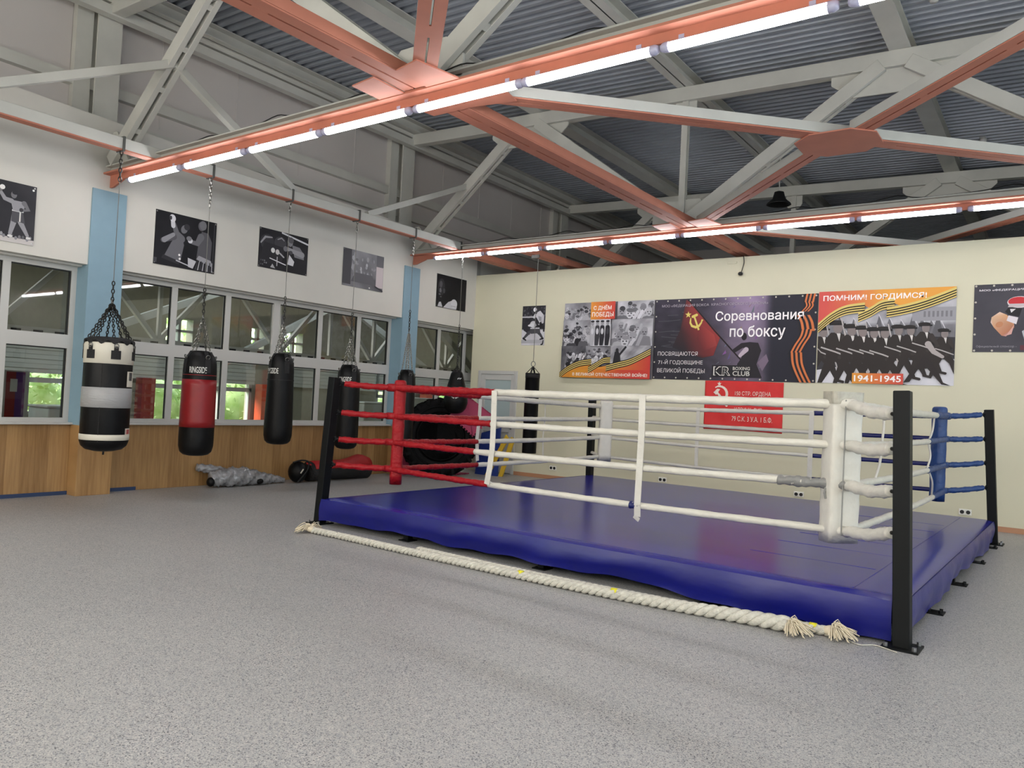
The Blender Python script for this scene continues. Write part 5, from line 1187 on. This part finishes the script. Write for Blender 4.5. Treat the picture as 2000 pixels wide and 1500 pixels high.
def soldier(a, b, s, lean, rifle=True):
    q = A.H/A.W; D = (44, 38, 36); X = lambda dx, dy: (a+dx*s*q, b+dy*s)
    A.limb([X(-0.05, 0.0), X(-0.18, -0.30), X(-0.30, -0.66)], [0.11*s, 0.085*s, 0.05*s], D); A.limb([X(0.05, 0.0), X(0.26, -0.25), X(0.42, -0.60)], [0.11*s, 0.085*s, 0.05*s], D); A.limb([X(0.40, -0.62), X(0.56, -0.66)], 0.035*s, D)
    A.poly([X(-0.18, -0.08), X(0.18, -0.08), X(0.24, 0.40), X(0.10, 0.52), X(-0.10, 0.52), X(-0.22, 0.36)], D); A.ell(*X(0.04, 0.62), 0.10*s, 0.13*s, (132, 122, 120)); A.ell(*X(0.0, 0.74), 0.16*s, 0.05*s, (36, 32, 32)); A.limb([X(-0.14, 0.70), X(0.20, 0.70)], 0.02*s, (28, 26, 26))
    A.limb([X(0.18, 0.40), X(0.34, 0.12), X(0.10, -0.02)], [0.07*s, 0.055*s, 0.045*s], (54, 48, 46)); A.poly([X(0.02, 0.50), X(0.10, 0.50), X(0.08, 0.32)], (210, 206, 202)); A.limb([X(-0.30, 0.20), X(0.0, 0.10), X(0.30, -0.02)], 0.016*s, (176, 170, 168))
    if rifle: A.limb([X(0.10, 0.85), X(0.26, 0.20), X(0.50, -0.60)], 0.016*s, (178, 172, 170))
for a, s in ((0.03, 0.42), (0.14, 0.50), (0.25, 0.45), (0.335, 0.42), (0.42, 0.41), (0.50, 0.43), (0.60, 0.39), (0.685, 0.37), (0.92, 0.33)): soldier(a, 0.28+0.05*(a > 0.55)+0.012*math.sin(a*60), s, 0, a < 0.55)
A.poly([(0.655, 0.02), (0.70, 0.03), (0.755, 0.16), (0.82, 0.17), (0.92, 0.01), (0.98, 0.0), (0.93, 0.03), (0.87, 0.22), (0.85, 0.45), (0.76, 0.46), (0.735, 0.20)], (42, 36, 36)); soldier(0.79, 0.36, 0.36, 0, False); A.limb([(0.82, 0.42), (0.86, 0.34), (0.92, 0.29)], [0.03, 0.024, 0.016], (168, 160, 158))
def topf(a, b):
    k = clampf(a/0.42+0.12*nz(a*8, b*6)-0.2); return tuple(int(x+(y-x)*k) for x, y in zip((208, 84, 76), (226, 158, 66)))
P_ = [(0.0, 0.62), (0.1, 0.73), (0.21, 0.81), (0.355, 0.835), (0.42, 0.78), (0.52, 0.845), (0.575, 0.85), (0.65, 0.79), (0.8, 0.845), (1.0, 0.95)]
for i in range(len(P_)-1):
    (a0, b0), (a1, b1) = P_[i], P_[i+1]; m_ = 6
    for j in range(m_):
        x0, x1 = a0+(a1-a0)*j/m_, a0+(a1-a0)*(j+1)/m_; y0, y1 = b0+(b1-b0)*j/m_, b0+(b1-b0)*(j+1)/m_
        A.raw([(x0, y0), (x1, y1), (x1, 1), (x0, 1)], [topf(x0, y0), topf(x1, y1), topf(x1, 1), topf(x0, 1)]); A.k -= 1
A.k += 1
for pts in ([(0.31, 0.71), (0.4, 0.765), (0.48, 0.83), (0.575, 0.85)], [(0.52, 0.755), (0.65, 0.785), (0.8, 0.84), (1.0, 0.945)], [(0.0, 0.60), (0.1, 0.715), (0.21, 0.79), (0.357, 0.815)]): A.ribbon(pts, 0.105, [YEL]+STR[:-1]+[YEL])
A.field(lambda a, b: tuple(int(x+(y-x)*clampf((a-0.28)/0.37)) for x, y in zip((224, 154, 60), (204, 78, 66))), 10, 2, (0.28, 0.0, 0.655, 0.112))
A.done(t); W_ = (246, 240, 236)
A.text('ПОМНИМ! ГОРДИМСЯ!', 0.035, 0.885, 0.80, 0.955, W_, t, 0.018); A.text('1941-1945', 0.295, 0.022, 0.64, 0.09, W_, t, 0.018)
# glove banner cut by the frame
t, A = back_poster('wall_banner', 'dark grey banner with red-topped boxing gloves at the right end of the cream wall', 'banner', 9.012, 10.70, 2.385, 3.30)
A.field(lambda a, b: tuple(int(clampf(v+8*nz(a*3, b*3), 0, 255)) for v in (62, 60, 68)), 16, 10)
mx = lambda x: x/1.688
for s in (1, -1):
    X = (lambda x: mx(x)) if s == 1 else (lambda x: mx(1.24-x))
    Yv = lambda y: y/0.915
    A.poly([(X(.20), Yv(.40)), (X(.21), Yv(.47)), (X(.30), Yv(.54)), (X(.38), Yv(.50)), (X(.46), Yv(.40)), (X(.47), Yv(.33)), (X(.38), Yv(.21)), (X(.33), Yv(.22)), (X(.24), Yv(.33))], [(206, 190, 180), (206, 170, 140), (222, 196, 176), (210, 160, 120), (214, 168, 128), (170, 110, 80), (190, 150, 150), (180, 120, 90), (200, 150, 110)])
    A.ell(X(.30), Yv(.37), 0.05, 0.04, (186, 128, 92), 0.6); A.poly([(X(.44), Yv(.24)), (X(.47), Yv(.37)), (X(.38), Yv(.22))], (206, 160, 150)); A.poly([(X(.38), Yv(.42)), (X(.40), Yv(.49)), (X(.51), Yv(.46)), (X(.49), Yv(.37))], (214, 206, 210)); A.poly([(X(.36), Yv(.54)), (X(.40), Yv(.60)), (X(.55), Yv(.58)), (X(.52), Yv(.47)), (X(.40), Yv(.50))], (28, 26, 30)); A.poly([(X(.415), Yv(.575)), (X(.48), Yv(.575)), (X(.43), Yv(.525))], (210, 206, 208))
    A.ell(X(.52), Yv(.665), 0.152, 0.085, (206, 196, 198)); A.ell(X(.51), Yv(.675), 0.13, 0.066, (190, 44, 52)); A.poly([(X(.39), Yv(.60)), (X(.41), Yv(.645)), (X(.60), Yv(.645)), (X(.64), Yv(.62)), (X(.52), Yv(.60))], (190, 178, 180))
A.poly([(mx(.555), .30), (mx(.575), .32), (mx(.59), .16)], (180, 184, 190)); A.rect(0.32, 0.03, 0.50, 0.10, (96, 50, 58))
A.done(t); eyelets(A, t, 9, 5)
A.text('МОО «ФЕДЕРАЦИЯ БОКСА КРАСНОГОРСКОГО РАЙОНА»', 0.035, 0.895, 0.96, 0.935, (220, 216, 220), t, 0.02); A.text('Официальный спонсор –', 0.025, 0.06, 0.30, 0.10, (150, 148, 154), t)
# red flag
t = thing('red_flag', 'red cloth flag with white star, emblem and lettering hung below the middle banner', 'flag', (5.88, WY, 1.117)); vs = []; fs = []; FX0, FW_, FZ0, FH = 5.25, 1.265, 1.117, 0.79
nxx, nyy = 60, 24
fw = lambda a, b: 0.008+0.004*math.sin(a*23+b*2)+0.004*math.sin(b*17+a*5)*(1-b)
for i in range(nxx+1):
    for j in range(nyy+1): a, b = i/nxx, j/nyy; vs.append((FX0+FW_*a, WY-fw(a, b), FZ0+FH*b+0.006*math.sin(a*4)))
for i in range(nxx):
    for j in range(nyy): fs.append((i*(nyy+1)+j, (i+1)*(nyy+1)+j, (i+1)*(nyy+1)+j+1, i*(nyy+1)+j+1))
o = MB().add(vs, fs).build('cloth', mat('red_flag_cloth', (206, 38, 36), 0.6, var=0.04), t, smooth=True); m_ = o.modifiers.new('solid', 'SOLIDIFY'); m_.thickness = 0.003
A = Art((FX0, WY-0.0185, FZ0), (1, 0, 0), (0, 0, 1), (0, -1, 0), FW_, FH, 0.0); wc = (228, 214, 200)
star(A, 0.19, 0.94, 0.05, wc); sickle(A, 0.195, 0.73, 0.16, wc); A.limb([(0.16, 0.60), (0.22, 0.64), (0.295, 0.50)], [0.012, 0.02, 0.024], wc); A.poly([(0.115, 0.76), (0.165, 0.84), (0.205, 0.83), (0.155, 0.71)], wc); A.limb([(0.165, 0.76), (0.285, 0.55)], 0.022, wc)
A.done(t, 'emblem')
for s, bx in (('150 СТР. ОРДЕНА', (0.40, 0.70, 0.85, 0.80)), ('КУТУЗОВА II СТ.', (0.40, 0.53, 0.84, 0.63)), ('ИДРИЦК. ДИВ.', (0.40, 0.37, 0.76, 0.47)), ('79 С.К. 3 У.А. 1 Б.Ф.', (0.37, 0.19, 0.88, 0.30))): A.text(s, *bx, wc, t, 0.0)
# ------------------------------------------------------------------ hall behind the windows
struct(MB().rng((-6.4, -13.4, -0.2), (-0.02, 9.4, -0.02)).build('floor', 'hall_grey'))
struct(MB().rng((-6.4, -13.4, 3.7), (-3.5, 9.4, 3.8)).rng((-3.1, -13.4, 3.7), (-0.3, 9.4, 3.8)).build('ceiling', 'hall_grey'))  # gap between the slabs added to let daylight into the hall
b = MB()
def outer(y0, y1, z0, z1): b.rng((-5.25, y0, z0), (-5.0, y1, z1))
OPEN = [(-10.2, -7.3), (-7.1, -5.15), (-3.65, -1.22), (2.7, 4.25), (5.2, 7.2)]
y = -13.4
for (ya, yb) in OPEN+[(9.4, 9.4)]:
    if ya > y: outer(y, ya, 0, 1.56)
    if yb > ya: outer(ya, yb, 0, 0.75 if ya < -5 else 0.25)
    y = yb
UP = [(-3.35, -2.75), (-1.3, -0.95), (-0.4, 0.15), (3.6, 4.0)]
outer(-13.4, 9.4, 1.56, 2.30); outer(-13.4, 9.4, 2.80, 3.75); y = -13.4
for (ya, yb) in UP+[(9.4, 9.4)]:
    if ya > y: outer(y, ya, 2.3, 2.8)
    y = yb
b.rng((-6.4, -13.6, -0.2), (-0.3, -13.4, 3.8)); b.rng((-6.4, 9.4, -0.2), (-0.3, 9.6, 3.8)); b.rng((-0.3, -13.4, 3.0), (-0.16, 9.4, 4.35))
struct(b.build('wall_outer', 'hall_grey'))
for i, (ya, yb) in enumerate(OPEN):
    fr = MB(); z0 = 0.75 if ya < -5 else 0.25
    fr.rng((-5.1, ya, z0), (-5.0, ya+0.07, 1.56)); fr.rng((-5.1, yb-0.07, z0), (-5.0, yb, 1.56)); fr.rng((-5.1, ya, 1.33), (-5.0, yb, 1.42)); fr.rng((-5.1, ya, z0), (-5.0, yb, z0+0.06)); n = max(1, int((yb-ya)/0.75))
    for k in range(1, n): yy = ya+(yb-ya)*k/n; fr.rng((-5.08, yy-0.035, z0), (-5.0, yy+0.035, 1.56))
    o = struct(fr.build('window_%d' % (4+i), 'pvc')); MB().add([(-5.05, ya, z0), (-5.05, yb, z0), (-5.05, yb, 1.56), (-5.05, ya, 1.56)], [(0, 1, 2, 3)]).build('pane', 'glass', o, recalc=False)
for i, (ya, yb) in enumerate(UP):
    fr = MB(); fr.rng((-5.1, ya, 2.52), (-5.0, yb, 2.57)); fr.rng((-5.1, (ya+yb)/2-.03, 2.3), (-5.0, (ya+yb)/2+.03, 2.8)); struct(fr.build('window_%d' % (9+i), 'pvc'))
# blinds above the hall windows
for i, (ya, yb) in enumerate(((-10.2, -5.1), (-4.6, -1.2), (-0.7, 2.6), (2.7, 6.9))):
    b = MB()
    for k in range(7): b.rng((-4.98+0.01*(k % 2), ya, 1.50+0.085*k), (-4.93+0.012*(k % 2), yb, 1.58+0.085*k))
    tag(b.build('rolled_blind', 'blind'), 'grey slatted blind above the hall windows seen through the glass, %s from the left' % ORD[i], 'blind', 'blinds seen through the windows')
# coloured columns of the hall
for (ya, yb, m, lab) in ((-3.97, -3.70, 'terracotta', 'dark red column seen through the window beside the cream-banded bag'), (-1.19, -0.95, 'bright_orange', 'bright orange column seen through the glass between the red and black bags'), (-0.95, -0.72, 'terracotta', 'brick red column just right of the bright orange one behind the glass'), (4.32, 4.62, 'bright_orange', 'orange column seen through the window near the corner')):
    tag(MB().rng((-4.9, ya, 0), (-4.65, yb, 1.52)).build('hall_column', m), lab, 'column', 'coloured columns behind the windows')
# lattice truss standing in for trusses reflected in the panes, and slotted rail
t = thing('reflected_truss', 'grey lattice truss standing in for roof trusses reflected in the upper panes', 'truss', (-2.0, -2, 2.1)); b = MB(); b.rng((-2.05, -12.5, 3.45), (-1.95, 8.5, 3.55)); b.build('top_chord', 'steel', t)
for k in range(-10, 8):
    y0 = k*1.2-0.4; MB().bar((-2, y0, 2.15), (-2, y0, 3.5), 0.06, 0.06).build('post', 'steel', t); MB().bar((-2.03, y0, 3.45) if k % 2 else (-2.03, y0, 2.1), (-2.03, y0+1.2, 2.1) if k % 2 else (-2.03, y0+1.2, 3.45), 0.07, 0.07).build('diagonal', 'steel', t)
b = MB(); b.rng((-2.06, -12.5, 2.0), (-1.98, 8.5, 2.14)); b.build('slotted_rail', 'steel', t); b = MB(); y = -12.3
while y < 8.4: b.rng((-1.985, y, 2.045), (-1.975, y+0.13, 2.10)); y += 0.29
b.build('slot', 'dark', t)
for i, (p, q) in enumerate((((-3.6, -6.0, 2.0), (-3.6, -2.6, 3.5)), ((-3.85, -2.6, 2.0), (-3.85, 0.2, 3.5)), ((-3.6, 3.4, 2.0), (-3.6, 0.2, 3.5)), ((-0.5, -0.05, 2.85), (-0.45, 1.5, 1.75)))):
    tag(MB().bar(p, q, 0.13, 0.13).build('hall_brace', 'steel'), ('pale grey sloping beam behind the last window panes by the corner' if i == 3 else 'grey sloping beam deep behind the upper window panes, %s from the left' % ORD[i]), 'beam')
t = thing('banner_stand', 'red and purple cloth banner on a stand seen through the leftmost lower pane', 'banner', (-2.0, -7.25, 0)); MB().rng((-2.03, -7.42, 0), (-2.0, -7.08, 1.5)).build('board', 'pvc', t)
MB().rng((-1.995, -7.38, 0.72), (-1.985, -7.26, 1.48)).build('red_cloth', 'redlea', t); MB().rng((-1.995, -7.26, 0.72), (-1.985, -7.14, 1.48)).build('purple_cloth', 'purple', t); MB().rng((-1.985, -7.33, 1.2), (-1.98, -7.24, 1.38)).build('white_patch', 'pvc', t)
for i, (y0, y1, z1) in enumerate(((0.1, 1.3, 1.2), (1.4, 2.5, 1.35), (-6.5, -5.4, 0.95))): tag(MB().rng((-3.4, y0, 0), (-2.7, y1, z1)).rng((-3.42, y0-.02, z1), (-2.68, y1+.02, z1+0.04)).build('storage_crate', 'pvc' if i == 2 else 'blind', bevel=0.02), ('grey crate behind the lower window panes, %s from the left' % ORD[i]) if i < 2 else 'white crate behind the leftmost lower window pane', 'crate')
# greenery outside
struct(MB().rng((-30, -30, -0.5), (-5.3, 30, -0.3)).build('ground', 'grassmat'))
rg = random.Random(12)
for i, (x, y, s) in enumerate(((-7.6, -7.6, 1.05), (-7.6, -4.9, 1.1), (-7.4, -2.4, 1.1), (-7.6, 0.2, 1.2), (-7.5, 2.9, 1.1), (-7.6, 5.5, 1.1), (-12.5, -10, 2.6), (-12.5, -4.2, 2.6), (-12.5, 1.6, 2.6), (-12.5, 7.4, 2.6), (-12.5, 13.2, 2.6))):
    t = thing('leafy_bush', 'bright green leafy bush outside the hall windows', 'bush', (x, y, -0.3), group='bushes outside the hall windows'); b = MB()
    MB().tube([(x, y, -0.3), (x+0.05, y, 0.3*s), (x, y+0.1, 0.9*s)], lambda k, a: 0.06*s*(1-0.25*k), 8).build('stem', 'bark', t)
    for k in range(900):
        th, ph = rg.uniform(0, 6.283), math.acos(rg.uniform(-0.75, 1)); rr = s*(0.75+0.3*rg.random()); c = V((x+rr*math.sin(ph)*math.cos(th)*0.95, y+rr*math.sin(ph)*math.sin(th)*1.05, 0.75*s+rr*math.cos(ph)*0.95))
        d = V((rg.uniform(-1, 1), rg.uniform(-1, 1), rg.uniform(-1, 1))).normalized(); e = d.cross(V((rg.uniform(-1, 1), rg.uniform(-1, 1), 1))).normalized(); l = 0.08*s**0.5
        b.add([c-d*l, c+e*l*0.5, c+d*l, c-e*l*0.5], [(0, 1, 2, 3)])
    b.build('foliage', 'leaf', t)
    MB().ball((x, y, 0.75*s), s*0.74, 14, 9, s=(0.95, 1.05, 0.95)).build('inner_foliage', 'leaf', t, smooth=True)
